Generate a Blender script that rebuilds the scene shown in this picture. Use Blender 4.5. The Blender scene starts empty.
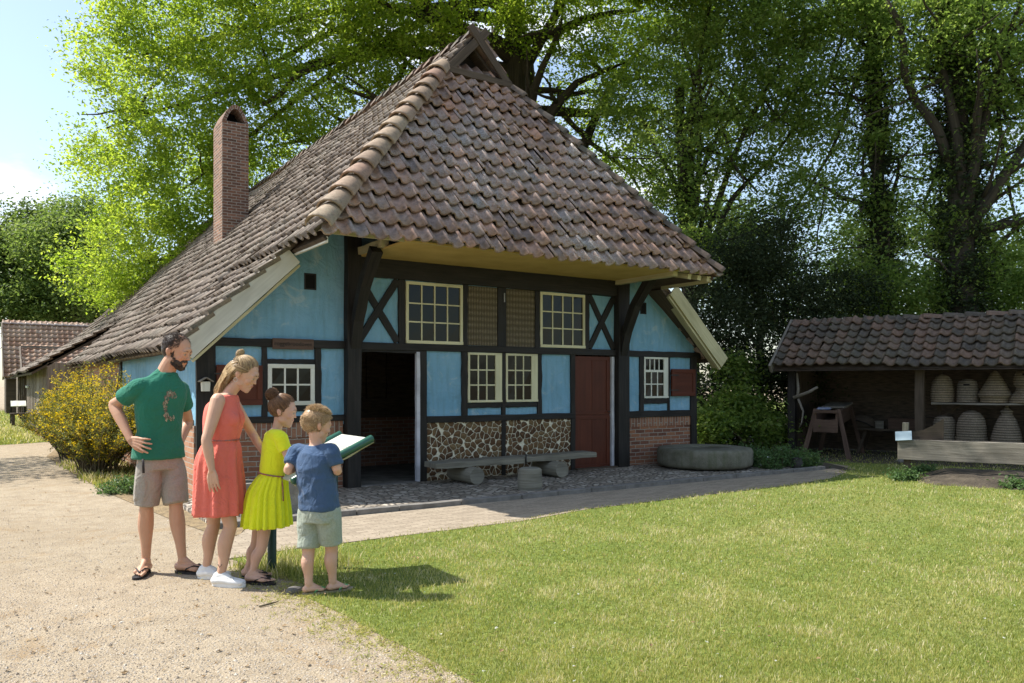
import bpy, bmesh, math, random
import numpy as np
from mathutils import Vector, Matrix, noise
random.seed(7); RNG = np.random.default_rng(7)
SC = bpy.context.scene
COL = SC.collection
TH = math.radians(33.79)
CT, ST = math.cos(TH), math.sin(TH)
CAM = Vector((-4.15, -10.345, 1.45))
R = math.radians

def cam2w(X, Z, z=0.0):
    """X metres right of / Z metres ahead of the camera -> world"""
    return Vector((CAM.x + X*CT + Z*ST, CAM.y - X*ST + Z*CT, z))

# ------------------------------------------------------------------ materials
MATS = {}
class NT:
    def __init__(s, name):
        m = bpy.data.materials.new(name); m.use_nodes = True
        s.m = m; s.t = m.node_tree; s.t.nodes.clear()
        s.out = s.n('ShaderNodeOutputMaterial')
        s.p = s.n('ShaderNodeBsdfPrincipled')
        s.l(s.p.outputs[0], s.out.inputs[0])
    def n(s, typ, **kw):
        nd = s.t.nodes.new(typ)
        for k, v in kw.items():
            if k in nd.inputs.keys() if isinstance(k, str) else False: nd.inputs[k].default_value = v
            else: setattr(nd, k, v)
        return nd
    def l(s, a, b): s.t.links.new(a, b)
    def co(s, kind='Object', scale=(1, 1, 1), rot=(0, 0, 0)):
        tc = s.n('ShaderNodeTexCoord'); mp = s.n('ShaderNodeMapping')
        mp.inputs['Scale'].default_value = scale; mp.inputs['Rotation'].default_value = rot
        s.l(tc.outputs[kind], mp.inputs[0]); return mp.outputs[0]
    def noise(s, vec, scale, detail=4, rough=.55, dist=0.0):
        nd = s.n('ShaderNodeTexNoise'); s.l(vec, nd.inputs['Vector'])
        nd.inputs['Scale'].default_value = scale; nd.inputs['Detail'].default_value = detail
        nd.inputs['Roughness'].default_value = rough; nd.inputs['Distortion'].default_value = dist
        return nd.outputs['Fac']
    def ramp(s, fac, stops, interp='LINEAR'):
        r = s.n('ShaderNodeValToRGB'); s.l(fac, r.inputs[0]); r.color_ramp.interpolation = interp
        el = r.color_ramp.elements
        while len(el) < len(stops): el.new(.5)
        for e, (p, c) in zip(el, stops):
            e.position = p; e.color = (*c, 1) if len(c) == 3 else c
        return r.outputs[0]
    def mix(s, fac, a, b, mode='MIX'):
        m = s.n('ShaderNodeMix', data_type='RGBA', blend_type=mode)
        for i, v in ((0, fac), (6, a), (7, b)):
            if hasattr(v, 'links'): s.l(v, m.inputs[i])
            elif i == 0: m.inputs[0].default_value = v
            else: m.inputs[i].default_value = (*v, 1)
        return m.outputs[2]
    def math(s, op, a, b=None, c=None):
        m = s.n('ShaderNodeMath', operation=op)
        for i, v in enumerate((a, b, c)):
            if v is None: continue
            if hasattr(v, 'links'): s.l(v, m.inputs[i])
            else: m.inputs[i].default_value = v
        return m.outputs[0]
    def attr(s, name):
        a = s.n('ShaderNodeAttribute', attribute_name=name); return a
    def bump(s, h, strength=.5, dist=.01, prev=None):
        b = s.n('ShaderNodeBump'); b.inputs['Strength'].default_value = strength
        b.inputs['Distance'].default_value = dist; s.l(h, b.inputs['Height'])
        if prev is not None: s.l(prev, b.inputs['Normal'])
        return b.outputs[0]
    def fin(s, col=None, rough=.8, normal=None, spec=.3):
        if col is not None:
            if hasattr(col, 'links'): s.l(col, s.p.inputs['Base Color'])
            else: s.p.inputs['Base Color'].default_value = (*col, 1)
        if hasattr(rough, 'links'): s.l(rough, s.p.inputs['Roughness'])
        else: s.p.inputs['Roughness'].default_value = rough
        s.p.inputs['Specular IOR Level'].default_value = spec
        if normal is not None: s.l(normal, s.p.inputs['Normal'])
        MATS[s.m.name] = s.m; return s.m

def simple(name, c1, c2=None, scale=8, rough=.8, bump=.3, bdist=.005, bscale=60, stretch=(1, 1, 1), spec=.3, kind='Object', contrast=(.35, .65)):
    t = NT(name); v = t.co(kind, stretch)
    f = t.noise(v, scale, 5)
    col = t.ramp(f, [(contrast[0], c1), (contrast[1], c2 or c1)])
    h = t.noise(v, bscale, 3)
    nrm = t.bump(h, bump, bdist) if bump else None
    return t.fin(col, rough, nrm, spec)

def wood(name, c1, c2, grain=1.0, rough=.85, bump=.5):
    """long-grain wood: UV u runs along the piece"""
    t = NT(name); v = t.co('UV', (1.2*grain, 26*grain, 1))
    f = t.noise(v, 1.6, 6, .6, .4)
    v2 = t.co('UV', (1, 3, 1)); g = t.noise(v2, 1.3, 3)
    c = t.ramp(f, [(.3, c1), (.7, c2)])
    c = t.mix(t.ramp(g, [(.4, (0, 0, 0)), (.7, (.55, .55, .55))]), c, tuple(x*.6 for x in c1))
    return t.fin(c, rough, t.bump(f, bump, .006), .25)

# ------------------------------------------------------------------ mesh builder
class MB:
    def __init__(s): s.v = []; s.f = []; s.uv = []; s.sm = []; s.rn = []
    def face(s, idx, uvs, smooth=False, rnd=0.0):
        s.f.append(tuple(idx)); s.uv.append(uvs); s.sm.append(smooth); s.rn.append(rnd)
    def poly(s, pts, uvs=None, smooth=False, rnd=0.0):
        """one flat face; uv from dominant axes in metres"""
        b = len(s.v); pts = [Vector(p) for p in pts]; s.v += [tuple(p) for p in pts]
        if uvs is None:
            n = Vector((0, 0, 0))
            for i in range(len(pts)):
                a, c = pts[i], pts[(i+1) % len(pts)]; n += a.cross(c)
            a = max(range(3), key=lambda i: abs(n[i]))
            k = {0: (1, 2), 1: (0, 2), 2: (0, 1)}[a]
            uvs = [(p[k[0]], p[k[1]]) for p in pts]
        s.face(range(b, b+len(pts)), uvs, smooth, rnd)
    def hexa(s, c8, L=None, rnd=0.0):
        """c8: 8 corners, bottom 4 ccw then top 4"""
        c8 = [Vector(c) for c in c8]; b = len(s.v); s.v += [tuple(c) for c in c8]
        ex, ey, ez = (c8[1]-c8[0]).length, (c8[3]-c8[0]).length, (c8[4]-c8[0]).length
        o = (random.random()*7, random.random()*7)
        D = {'b': ((0, 3, 2, 1), 'xy'), 't': ((4, 5, 6, 7), 'xy'), 'f': ((0, 1, 5, 4), 'xz'), 'k': ((2, 3, 7, 6), 'xz'), 'r': ((1, 2, 6, 5), 'yz'), 'l': ((3, 0, 4, 7), 'yz')}
        loc = {0: (0, 0, 0), 1: (1, 0, 0), 2: (1, 1, 0), 3: (0, 1, 0), 4: (0, 0, 1), 5: (1, 0, 1), 6: (1, 1, 1), 7: (0, 1, 1)}
        e = (ex, ey, ez)
        for ids, pl in D.values():
            a, c = ['xyz'.index(q) for q in pl]
            if L == 'wall': ga, gc = a, c
            elif e[a] >= e[c]: ga, gc = a, c
            else: ga, gc = c, a
            s.face([b+i for i in ids], [(loc[i][ga]*e[ga]+o[0], loc[i][gc]*e[gc]+o[1]) for i in ids], False, rnd)
    def box(s, x0, x1, y0, y1, z0, z1, M=None, wall=False, rnd=0.0):
        c = [(x0, y0, z0), (x1, y0, z0), (x1, y1, z0), (x0, y1, z0), (x0, y0, z1), (x1, y0, z1), (x1, y1, z1), (x0, y1, z1)]
        if M is not None: c = [M @ Vector(p) for p in c]
        s.hexa(c, 'wall' if wall else None, rnd)
    def beam(s, p0, p1, w, d, up=(0, 0, 1), seg=6, wob=.006, rnd=0.0, taper=1.0):
        """hewn beam from p0 to p1, w across (side), d along up"""
        p0, p1 = Vector(p0), Vector(p1); ax = (p1-p0); Ln = ax.length; ax.normalize()
        up = Vector(up); sd = ax.cross(up)
        if sd.length < 1e-4: sd = ax.cross(Vector((0, 1, 0)))
        sd.normalize(); up = sd.cross(ax).normalized()
        b = len(s.v); o = random.random()*9
        for i in range(seg+1):
            t = i/seg; q = p0.lerp(p1, t); k = 1+(taper-1)*t
            for a, c in ((-1, -1), (1, -1), (1, 1), (-1, 1)):
                s.v.append(tuple(q+sd*(a*w/2*k+random.uniform(-wob, wob))+up*(c*d/2*k+random.uniform(-wob, wob))))
        W = [0, w, w+d, 2*w+d, 2*w+2*d]
        for i in range(seg):
            for k in range(4):
                a = b+i*4+k; c = b+i*4+(k+1) % 4
                s.face((a, c, c+4, a+4), [(i/seg*Ln+o, W[k]+o), (i/seg*Ln+o, W[k+1]+o), ((i+1)/seg*Ln+o, W[k+1]+o), ((i+1)/seg*Ln+o, W[k]+o)], False, rnd)
        s.face((b+3, b+2, b+1, b), [(0, 0), (0, w), (d*.1, w), (d*.1, 0)], False, rnd)
        e = b+seg*4; s.face((e, e+1, e+2, e+3), [(0, 0), (0, w), (d*.1, w), (d*.1, 0)], False, rnd)
    def tube(s, pts, rad, n=8, caps=True, smooth=True, rnd=0.0, flat=1.0):
        pts = [Vector(p) for p in pts]; b = len(s.v); m = len(pts)
        if not hasattr(rad, '__len__'): rad = [rad]*m
        ref = None; L = 0
        rings = []
        for i, p in enumerate(pts):
            t = (pts[min(i+1, m-1)]-pts[max(i-1, 0)]).normalized()
            if ref is None:
                ref = t.cross(Vector((0, 0, 1)))
                if ref.length < .1: ref = t.cross(Vector((0, 1, 0)))
            ref = (ref-t*ref.dot(t)).normalized(); bi = t.cross(ref)
            if i: L += (p-pts[i-1]).length
            for k in range(n):
                a = 2*math.pi*k/n
                s.v.append(tuple(p+ref*math.cos(a)*rad[i]+bi*math.sin(a)*rad[i]*flat))
            rings.append(L)
        for i in range(m-1):
            for k in range(n):
                a = b+i*n+k; c = b+i*n+(k+1) % n
                r0 = 6.28*rad[0]/n
                s.face((a, c, c+n, a+n), [(rings[i], k*r0), (rings[i], (k+1)*r0), (rings[i+1], (k+1)*r0), (rings[i+1], k*r0)], smooth, rnd)
        if caps:
            for base, rev, rr in ((b, True, rad[0]), (b+(m-1)*n, False, rad[-1])):
                ids = [base+k for k in range(n)]
                uv = [(rr*math.cos(6.283*k/n), rr*math.sin(6.283*k/n)) for k in range(n)]
                if rev: ids.reverse(); uv.reverse()
                s.face(ids, uv, False, rnd)
    def lathe(s, prof, c=(0, 0, 0), n=24, smooth=True, wob=0, sx=1, sy=1, M=None):
        b = len(s.v); m = len(prof); ph = random.random()*6
        for i, (r, z) in enumerate(prof):
            for k in range(n):
                a = 2*math.pi*k/n; rr = r*(1+wob*math.sin(2*a+ph)+wob*.6*math.sin(3*a-ph*2+z*5))
                p = Vector((rr*math.cos(a)*sx, rr*math.sin(a)*sy, z))
                if M is not None: p = M @ p
                s.v.append(tuple(p+Vector(c)))
        L = 0
        for i in range(m-1):
            L2 = L+math.hypot(prof[i+1][0]-prof[i][0], prof[i+1][1]-prof[i][1])
            R0 = max(q[0] for q in prof)*6.283/n
            for k in range(n):
                a = b+i*n+k; d = b+i*n+(k+1) % n
                s.face((a, d, d+n, a+n), [(k*R0, L), ((k+1)*R0, L), ((k+1)*R0, L2), (k*R0, L2)], smooth)
            L = L2
        if prof[0][0] > 1e-4: s.face([b+k for k in range(n-1, -1, -1)], [(math.cos(6.283*k/n)*prof[0][0], math.sin(6.283*k/n)*prof[0][0]) for k in range(n-1, -1, -1)])
        if prof[-1][0] > 1e-4: s.face([b+(m-1)*n+k for k in range(n)], [(math.cos(6.283*k/n)*prof[-1][0], math.sin(6.283*k/n)*prof[-1][0]) for k in range(n)])
    def ell(s, c, r, n=12, m=8, M=None):
        s.lathe([(max(1e-5, math.sin(math.pi*i/m)), -math.cos(math.pi*i/m)) for i in range(m+1)], (0, 0, 0), n, True, 0, 1, 1,
                Matrix.Translation(Vector(c)) @ (M or Matrix.Identity(4)) @ Matrix.Diagonal((*r, 1)))
    def mesh(s, name, mat):
        me = bpy.data.meshes.new(name); me.from_pydata(s.v, [], s.f)
        uvl = me.uv_layers.new(name='UVMap')
        flat = np.array([c for u in s.uv for p in u for c in p], dtype=np.float32)
        uvl.data.foreach_set('uv', flat)
        me.polygons.foreach_set('use_smooth', s.sm)
        if any(s.rn):
            a = me.attributes.new('rnd', 'FLOAT', 'FACE'); a.data.foreach_set('value', np.array(s.rn, dtype=np.float32))
        me.materials.append(MATS[mat] if isinstance(mat, str) else mat); me.update(); return me
    def build(s, name, mat, parent=None, bevel=0, offset=True, clip=()):
        me = s.mesh(name, mat)
        o = bpy.data.objects.new(name, me); COL.objects.link(o)
        if parent is not None: o.parent = parent
        if clip:
            bm = bmesh.new(); bm.from_mesh(me)
            for co, no in clip:
                bmesh.ops.bisect_plane(bm, geom=bm.verts[:]+bm.edges[:]+bm.faces[:], plane_co=co, plane_no=no, clear_outer=True)
            bm.to_mesh(me); bm.free()
        if bevel:
            b = o.modifiers.new('b', 'BEVEL'); b.width = bevel; b.segments = 2; b.limit_method = 'ANGLE'
        return o

def tag(o, label=None, cat=None, group=None, kind=None):
    if label: o['label'] = label
    if cat: o['category'] = cat
    if group: o['group'] = group
    if kind: o['kind'] = kind
    return o
def thing(name, loc, rz, label, cat, group=None):
    o = bpy.data.objects.new(name, None); COL.objects.link(o)
    o.location = loc; o.rotation_euler = (0, 0, rz); o.empty_display_size = .2
    return tag(o, label, cat, group)
def copy_tree(o, parent=None):
    c = o.copy(); COL.objects.link(c); c.parent = parent
    for ch in list(o.children): copy_tree(ch, c)
    return c
def np_mesh(name, verts, faces_quads, mat, attrs=None, parent=None, smooth=False, tri=False):
    me = bpy.data.meshes.new(name); nv = len(verts); nf = len(faces_quads); k = 3 if tri else 4
    me.vertices.add(nv); me.vertices.foreach_set('co', verts.astype(np.float32).ravel())
    me.loops.add(nf*k); me.loops.foreach_set('vertex_index', faces_quads.astype(np.int32).ravel())
    me.polygons.add(nf); me.polygons.foreach_set('loop_start', np.arange(0, nf*k, k, dtype=np.int32))
    me.polygons.foreach_set('use_smooth', np.full(nf, smooth))
    for an, av in (attrs or {}).items():
        a = me.attributes.new(an, 'FLOAT', 'FACE'); a.data.foreach_set('value', av.astype(np.float32))
    me.materials.append(MATS[mat]); me.update(calc_edges=True)
    o = bpy.data.objects.new(name, me); COL.objects.link(o)
    if parent is not None: o.parent = parent
    return o

# ------------------------------------------------------------------ material library
def brick_mat(name, cols, mortar, bw=.21, bh=.062, ms=.012, rot=False, dark=None):
    t = NT(name)
    v = t.co('UV', (1, 1, 1), (0, 0, R(90) if rot else 0))
    wv = t.noise(v, 9, 2); 
    add = t.n('ShaderNodeVectorMath', operation='MULTIPLY_ADD'); nc = t.n('ShaderNodeTexNoise'); t.l(v, nc.inputs['Vector']); nc.inputs['Scale'].default_value = 7
    t.l(nc.outputs['Color'], add.inputs[0]); add.inputs[1].default_value = (.016, .016, 0); t.l(v, add.inputs[2])
    b = t.n('ShaderNodeTexBrick'); t.l(add.outputs[0], b.inputs['Vector'])
    b.inputs['Scale'].default_value = 1; b.inputs['Brick Width'].default_value = bw; b.inputs['Row Height'].default_value = bh
    b.inputs['Mortar Size'].default_value = ms/2; b.inputs['Mortar Smooth'].default_value = .25; b.inputs['Bias'].default_value = 0
    b.inputs['Color1'].default_value = (0, 0, 0, 1); b.inputs['Color2'].default_value = (1, 1, 1, 1); b.inputs['Mortar'].default_value = (.5, .5, .5, 1)
    c = t.ramp(b.outputs['Color'], [(i/(len(cols)-1), q) for i, q in enumerate(cols)])
    f2 = t.noise(v, 30, 5); c = t.mix(.35, c, t.ramp(f2, [(.3, tuple(x*.5 for x in cols[0])), (.7, cols[-1])]), 'MIX')
    big = t.noise(v, 1.7, 3)
    c = t.mix(b.outputs['Fac'], c, t.mix(t.ramp(f2, [(.3, (0, 0, 0)), (.7, (.6, .6, .6))]), mortar, tuple(x*.5 for x in mortar)))
    if dark: c = t.mix(t.ramp(big, [(.5, (0, 0, 0)), (.72, (.8, .8, .8))]), c, dark)
    h = t.math('MULTIPLY_ADD', b.outputs['Fac'], -1.0, t.math('MULTIPLY', f2, .35))
    return t.fin(c, .9, t.bump(h, .8, .012), .2)

def build_materials():
    # roof tiles: per tile value rnd
    def tile(name, stops, lich, lichamt, dirt=.5, r0=.36, r1=.6):
        t = NT(name); a = t.attr('rnd'); v = t.co('Object')
        c = t.ramp(a.outputs['Fac'], stops)
        f = t.noise(v, 14, 6, .65); g = t.noise(v, .55, 3); k = t.noise(v, 60, 4)
        c = t.mix(t.ramp(f, [(.42, (0, 0, 0)), (.68, (dirt, dirt, dirt))]), c, (.045, .035, .03))
        ml = t.math('MULTIPLY', t.ramp(g, [(.45, (0, 0, 0)), (.62, (1, 1, 1))]), t.ramp(k, [(.45, (0, 0, 0)), (.56, (1, 1, 1))]))
        c = t.mix(t.math('MULTIPLY', ml, lichamt), c, lich)
        return t.fin(c, t.ramp(f, [(.3, (r0,)*3), (.7, (r1,)*3)]), t.bump(k, .5, .004), .5)
    tile('tile_red', [(0, (.19, .14, .12)), (.25, (.31, .20, .15)), (.5, (.40, .25, .18)), (.7, (.30, .225, .18)), (.85, (.48, .28, .19)), (1, (.24, .215, .21))], (.46, .45, .42), .7, .6, .28, .5)
    tile('tile_brown', [(0, (.12, .09, .068)), (.3, (.215, .165, .125)), (.6, (.27, .21, .16)), (.85, (.185, .15, .12)), (1, (.33, .26, .195))], (.30, .29, .23), .45, .6, .65, .9)
    tile('tile_far', [(0, (.38, .21, .13)), (.5, (.47, .30, .20)), (1, (.54, .38, .27))], (.4, .36, .28), .3, .25, .8, .95)
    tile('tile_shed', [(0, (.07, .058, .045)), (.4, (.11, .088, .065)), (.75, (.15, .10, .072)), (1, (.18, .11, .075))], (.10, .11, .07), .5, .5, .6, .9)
    tile('tile_ridge', [(0, (.22, .15, .10)), (.5, (.31, .225, .15)), (1, (.27, .16, .11))], (.30, .29, .19), .45, .4, .6, .9)
    # lime plaster painted blue
    t = NT('blue_plaster'); v = t.co('Object')
    f = t.noise(v, 1.3, 5); g = t.noise(v, 22, 5); st = t.noise(t.co('Object', (6, 6, .8)), 2.5, 4)
    c = t.ramp(f, [(.3, (.165, .35, .49)), (.7, (.245, .44, .585))])
    c = t.mix(t.ramp(st, [(.45, (0, 0, 0)), (.75, (.55, .55, .55))]), c, (.14, .27, .32))
    c = t.mix(t.ramp(t.noise(v, 3.5, 6, .7, 1.5), [(.56, (0, 0, 0)), (.66, (.5, .5, .5))]), c, (.42, .52, .54))
    c = t.mix(t.ramp(g, [(.6, (0, 0, 0)), (.75, (.3, .3, .3))]), c, (.34, .47, .52))
    h = t.noise(v, 4, 6, .6, .8)
    t.fin(c, .85, t.bump(h, .9, .045, t.bump(g, .3, .004)), .2)
    simple('ochre_plaster', (.46, .32, .10), (.56, .40, .14), 2.5, .9, .4, .02, 7)
    wood('tarred_timber', (.012, .011, .010), (.035, .030, .026), 1, .6, .7)
    wood('old_timber', (.06, .045, .032), (.12, .09, .065))
    wood('grey_timber', (.14, .125, .10), (.30, .27, .225), 1, .9, .8)
    wood('pale_board', (.52, .51, .43), (.66, .65, .56), .6, .7, .2)
    wood('cream_board', (.44, .40, .22), (.58, .53, .33), .6, .7, .25)
    wood('barn_board', (.17, .13, .10), (.34, .29, .235), .7, .9, .6)
    wood('bench_wood', (.15, .138, .105), (.30, .28, .225), .8, .9, .8)
    wood('brown_wood', (.075, .045, .032), (.14, .09, .065), .8, .75, .5)
    wood('red_door_paint', (.080, .017, .007), (.115, .028, .012), .4, .5, .25)
    wood('cream_paint', (.62, .58, .36), (.72, .68, .46), .4, .5, .12)
    wood('white_paint', (.66, .66, .56), (.76, .76, .68), .4, .5, .12)
    simple('jamb_paint', (.42, .42, .46), (.60, .60, .64), 5, .6, .2)
    brick_mat('brick_red', [(.14, .06, .04), (.30, .12, .065), (.40, .18, .09), (.25, .13, .09)], (.42, .37, .30), .215, .066, .014)
    brick_mat('brick_sun', [(.30, .13, .07), (.45, .22, .12), (.52, .30, .18), (.36, .20, .14)], (.42, .38, .32), .215, .066, .014)  # paler copy of the red brick, sunshine put into its colour
    brick_mat('brick_soldier', [(.16, .08, .055), (.30, .14, .09), (.38, .20, .12)], (.42, .37, .30), .215, .066, .014, rot=True)
    brick_mat('brick_chimney', [(.05, .035, .03), (.24, .12, .075), (.10, .06, .05), (.38, .20, .13)], (.42, .38, .32), .19, .062, .016)
    brick_mat('brick_inner_lifted', [(.16, .08, .06), (.32, .15, .10), (.40, .22, .15)], (.45, .40, .34), .215, .066, .014)  # inner brick, lightened in colour to make up for missing indoor light
    brick_mat('klinker', [(.27, .22, .16), (.35, .29, .215), (.42, .35, .26)], (.22, .185, .14), .2, .055, .008)
    # ironstone rubble with white joints
    t = NT('rubble_stone'); v = t.co('UV')
    nc = t.n('ShaderNodeTexNoise'); t.l(v, nc.inputs['Vector']); nc.inputs['Scale'].default_value = 7; nc.inputs['Detail'].default_value = 3
    ma = t.n('ShaderNodeVectorMath', operation='MULTIPLY_ADD'); t.l(nc.outputs['Color'], ma.inputs[0]); ma.inputs[1].default_value = (.085, .085, 0); t.l(v, ma.inputs[2])
    vo = t.n('ShaderNodeTexVoronoi', feature='DISTANCE_TO_EDGE', voronoi_dimensions='2D'); t.l(ma.outputs[0], vo.inputs['Vector']); vo.inputs['Scale'].default_value = 7.6
    vc = t.n('ShaderNodeTexVoronoi', feature='F1', voronoi_dimensions='2D'); t.l(ma.outputs[0], vc.inputs['Vector']); vc.inputs['Scale'].default_value = 7.6
    for q in (vo, vc): q.inputs['Randomness'].default_value = .95; q.inputs['Scale'].default_value = 10.6
    sep = t.n('ShaderNodeSeparateColor'); t.l(vc.outputs['Color'], sep.inputs[0])
    f2 = t.noise(v, 25, 4)
    sc = t.ramp(sep.outputs[0], [(0, (.07, .035, .02)), (.4, (.13, .07, .035)), (.75, (.19, .115, .055)), (1, (.24, .17, .085))])
    sc = t.mix(.4, sc, t.ramp(f2, [(.3, (.04, .025, .016)), (.7, (.24, .14, .065))]))
    ed = t.math('MULTIPLY', t.ramp(t.math('MULTIPLY_ADD', t.noise(v, 30, 2), .07, vo.outputs['Distance']), [(.07, (0, 0, 0)), (.10, (1, 1, 1))]), t.ramp(t.math('MULTIPLY_ADD', t.noise(v, 18, 2), .12, vc.outputs['Distance']), [(.68, (1, 1, 1)), (.74, (0, 0, 0))]))
    c = t.mix(ed, (.74, .68, .52), sc)
    t.fin(c, .85, t.bump(t.math('ADD', ed, t.math('ADD', t.math('MULTIPLY', vo.outputs['Distance'], 1.2), t.math('MULTIPLY', f2, .4))), 1, .03), .25)
    # wicker panel
    t = NT('wicker_weave'); v = t.co('UV')
    w1 = t.n('ShaderNodeTexWave', wave_type='BANDS', bands_direction='Y'); t.l(v, w1.inputs['Vector']); w1.inputs['Scale'].default_value = 11; w1.inputs['Distortion'].default_value = 1.2; w1.inputs['Detail'].default_value = 1; w1.inputs['Detail Scale'].default_value = 6
    w2 = t.n('ShaderNodeTexWave', wave_type='BANDS', bands_direction='X'); t.l(v, w2.inputs['Vector']); w2.inputs['Scale'].default_value = 3.4; w2.inputs['Distortion'].default_value = .8
    m = t.math('MULTIPLY', w1.outputs['Fac'], t.math('MULTIPLY_ADD', w2.outputs['Fac'], .6, .4))
    t.fin(t.ramp(m, [(.1, (.07, .055, .035)), (.5, (.22, .18, .115)), (.9, (.36, .30, .21))]), .85, t.bump(m, 1, .02), .2)
    # straw skep coils
    def straw(name, a, b):
        t = NT(name); v = t.co('UV', (1, 1, 1)); n1 = t.noise(t.co('UV', (60, 8, 1)), 1.5, 4); n2 = t.noise(v, 3, 3)
        w = t.n('ShaderNodeTexWave', wave_type='BANDS', bands_direction='DIAGONAL'); t.l(v, w.inputs['Vector']); w.inputs['Scale'].default_value = 14
        c = t.ramp(n1, [(.3, a), (.7, b)]); c = t.mix(t.ramp(n2, [(.4, (0, 0, 0)), (.75, (.5, .5, .5))]), c, tuple(x*.45 for x in a))
        wz = t.n('ShaderNodeTexWave', wave_type='BANDS', bands_direction='Z'); t.l(t.co('Object'), wz.inputs['Vector']); wz.inputs['Scale'].default_value = 7.0; wz.inputs['Distortion'].default_value = .6
        c = t.mix(t.ramp(wz.outputs['Fac'], [(.05, (.85, .85, .85)), (.45, (0, 0, 0))]), c, tuple(x*.3 for x in a))  # dark bands paint the shade of the grooves between coils
        t.fin(c, .85, t.bump(t.math('ADD', n1, t.math('MULTIPLY', w.outputs['Fac'], .4)), .7, .008), .2)
    straw('skep_straw', (.19, .145, .095), (.33, .265, .18)); straw('skep_grey', (.16, .13, .095), (.29, .24, .18))
    # glass
    t = NT('window_glass'); v = t.co('Object')
    t.fin((.004, .006, .004), .05, t.bump(t.noise(v, 3, 2), .12, .02), .2)
    simple('black_void', (.006, .005, .005), None, 3, .9, 0)
    simple('black_iron', (.02, .02, .02), (.04, .035, .03), 20, .5, .2)
    simple('inner_dark_wood', (.05, .038, .028), (.12, .09, .065), 6, .8, .3, .01, 30, (1, 1, 6))  # wood colour lifted to stand in for light inside the house
    # ground
    t = NT('gravel_sand'); v = t.co('Object')
    a = t.noise(v, .35, 5); b = t.noise(v, 5, 6, .7); d = t.noise(v, 90, 4, .7)
    vo = t.n('ShaderNodeTexVoronoi', feature='F1'); t.l(v, vo.inputs['Vector']); vo.inputs['Scale'].default_value = 75
    c = t.ramp(a, [(.3, (.335, .27, .185)), (.7, (.43, .36, .26))])
    c = t.mix(t.ramp(b, [(.35, (.65, .65, .65)), (.6, (0, 0, 0))]), c, (.25, .195, .13))
    c = t.mix(t.ramp(d, [(.35, (.8, .8, .8)), (.5, (0, 0, 0))]), c, (.20, .155, .105))
    c = t.mix(t.ramp(d, [(.58, (0, 0, 0)), (.7, (.9, .9, .9))]), c, (.60, .54, .44))
    c = t.mix(t.ramp(t.noise(v, 1.3, 6, .7, 1.0), [(.56, (0, 0, 0)), (.70, (.6, .6, .6))]), c, (.27, .18, .09))
    h = t.math('ADD', t.math('MULTIPLY', d, .6), t.math('ADD', b, t.math('MULTIPLY', vo.outputs['Distance'], -.5)))
    t.fin(c, .95, t.bump(h, .7, .02), .15)
    t = NT('lawn_soil'); v = t.co('Object'); a = t.noise(v, .5, 6, .65); b = t.noise(v, 22, 5, .7)
    c = t.ramp(a, [(.3, (.14, .19, .035)), (.55, (.20, .24, .06)), (.8, (.33, .30, .13))])
    c = t.mix(t.ramp(b, [(.4, (.7, .7, .7)), (.6, (0, 0, 0))]), c, (.06, .085, .018))
    t.fin(c, .95, t.bump(b, .8, .03), .15)
    t = NT('cobble'); v = t.co('Object')
    vo = t.n('ShaderNodeTexVoronoi', feature='DISTANCE_TO_EDGE', voronoi_dimensions='2D'); vc = t.n('ShaderNodeTexVoronoi', feature='F1', voronoi_dimensions='2D')
    for q in (vo, vc): t.l(v, q.inputs['Vector']); q.inputs['Scale'].default_value = 10.5
    sep = t.n('ShaderNodeSeparateColor'); t.l(vc.outputs['Color'], sep.inputs[0])
    c = t.mix(t.ramp(vo.outputs['Distance'], [(.05, (0, 0, 0)), (.14, (1, 1, 1))]), (.11, .095, .075), t.ramp(sep.outputs[0], [(0, (.22, .185, .14)), (.6, (.36, .31, .245)), (1, (.58, .52, .43))]))
    t.fin(c, .8, t.bump(t.ramp(vo.outputs['Distance'], [(0, (0, 0, 0)), (.3, (1, 1, 1))]), 1, .03, t.bump(t.noise(v, 40, 4), .4, .01)), .3)
    simple('kerb_stone', (.14, .13, .115), (.22, .205, .185), 9, .9, .6, .01, 50)
    simple('old_stone', (.14, .13, .105), (.27, .255, .215), 3.5, .92, .8, .02, 28)
    t = NT('millstone_grit'); v = t.co('Object'); a = t.noise(v, 5, 6, .7); st = t.noise(t.co('Object', (7, 7, .6)), 1.5, 4); b = t.noise(v, 60, 4)
    c = t.ramp(a, [(.3, (.10, .095, .065)), (.65, (.20, .19, .15))]); c = t.mix(t.ramp(st, [(.5, (0, 0, 0)), (.7, (.6, .6, .6))]), c, (.09, .10, .05))
    t.fin(c, .92, t.bump(t.math('ADD', a, t.math('MULTIPLY', b, .4)), .8, .02), .2)
    simple('dark_soil', (.045, .036, .026), (.095, .078, .056), 4, .95, 1, .03, 22)
    simple('dry_litter', (.30, .22, .12), (.16, .12, .07), 10, .95, 1, .02, 40)
    # foliage
    def leaf(name, stops, trans=.35, rough=.5, tcol=1.6):
        t = NT(name); a = t.attr('rnd'); c = t.ramp(a.outputs['Fac'], stops)
        t.fin(c, rough, None, .12 if 'hedge' in name else .3)
        tr = t.n('ShaderNodeBsdfTranslucent'); mx = t.n('ShaderNodeMixShader'); mx.inputs[0].default_value = trans
        hs = t.n('ShaderNodeHueSaturation'); hs.inputs['Value'].default_value = tcol; hs.inputs['Hue'].default_value = .485; hs.inputs['Saturation'].default_value = 1.08
        t.l(c, hs.inputs['Color']); t.l(hs.outputs[0], tr.inputs[0])
        t.l(t.p.outputs[0], mx.inputs[1]); t.l(tr.outputs[0], mx.inputs[2]); t.l(mx.outputs[0], t.out.inputs[0])
    leaf('leaf_oak', [(0, (.09, .155, .02)), (.5, (.16, .235, .035)), (1, (.27, .33, .06))], .62, .45, 2.3)
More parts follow.
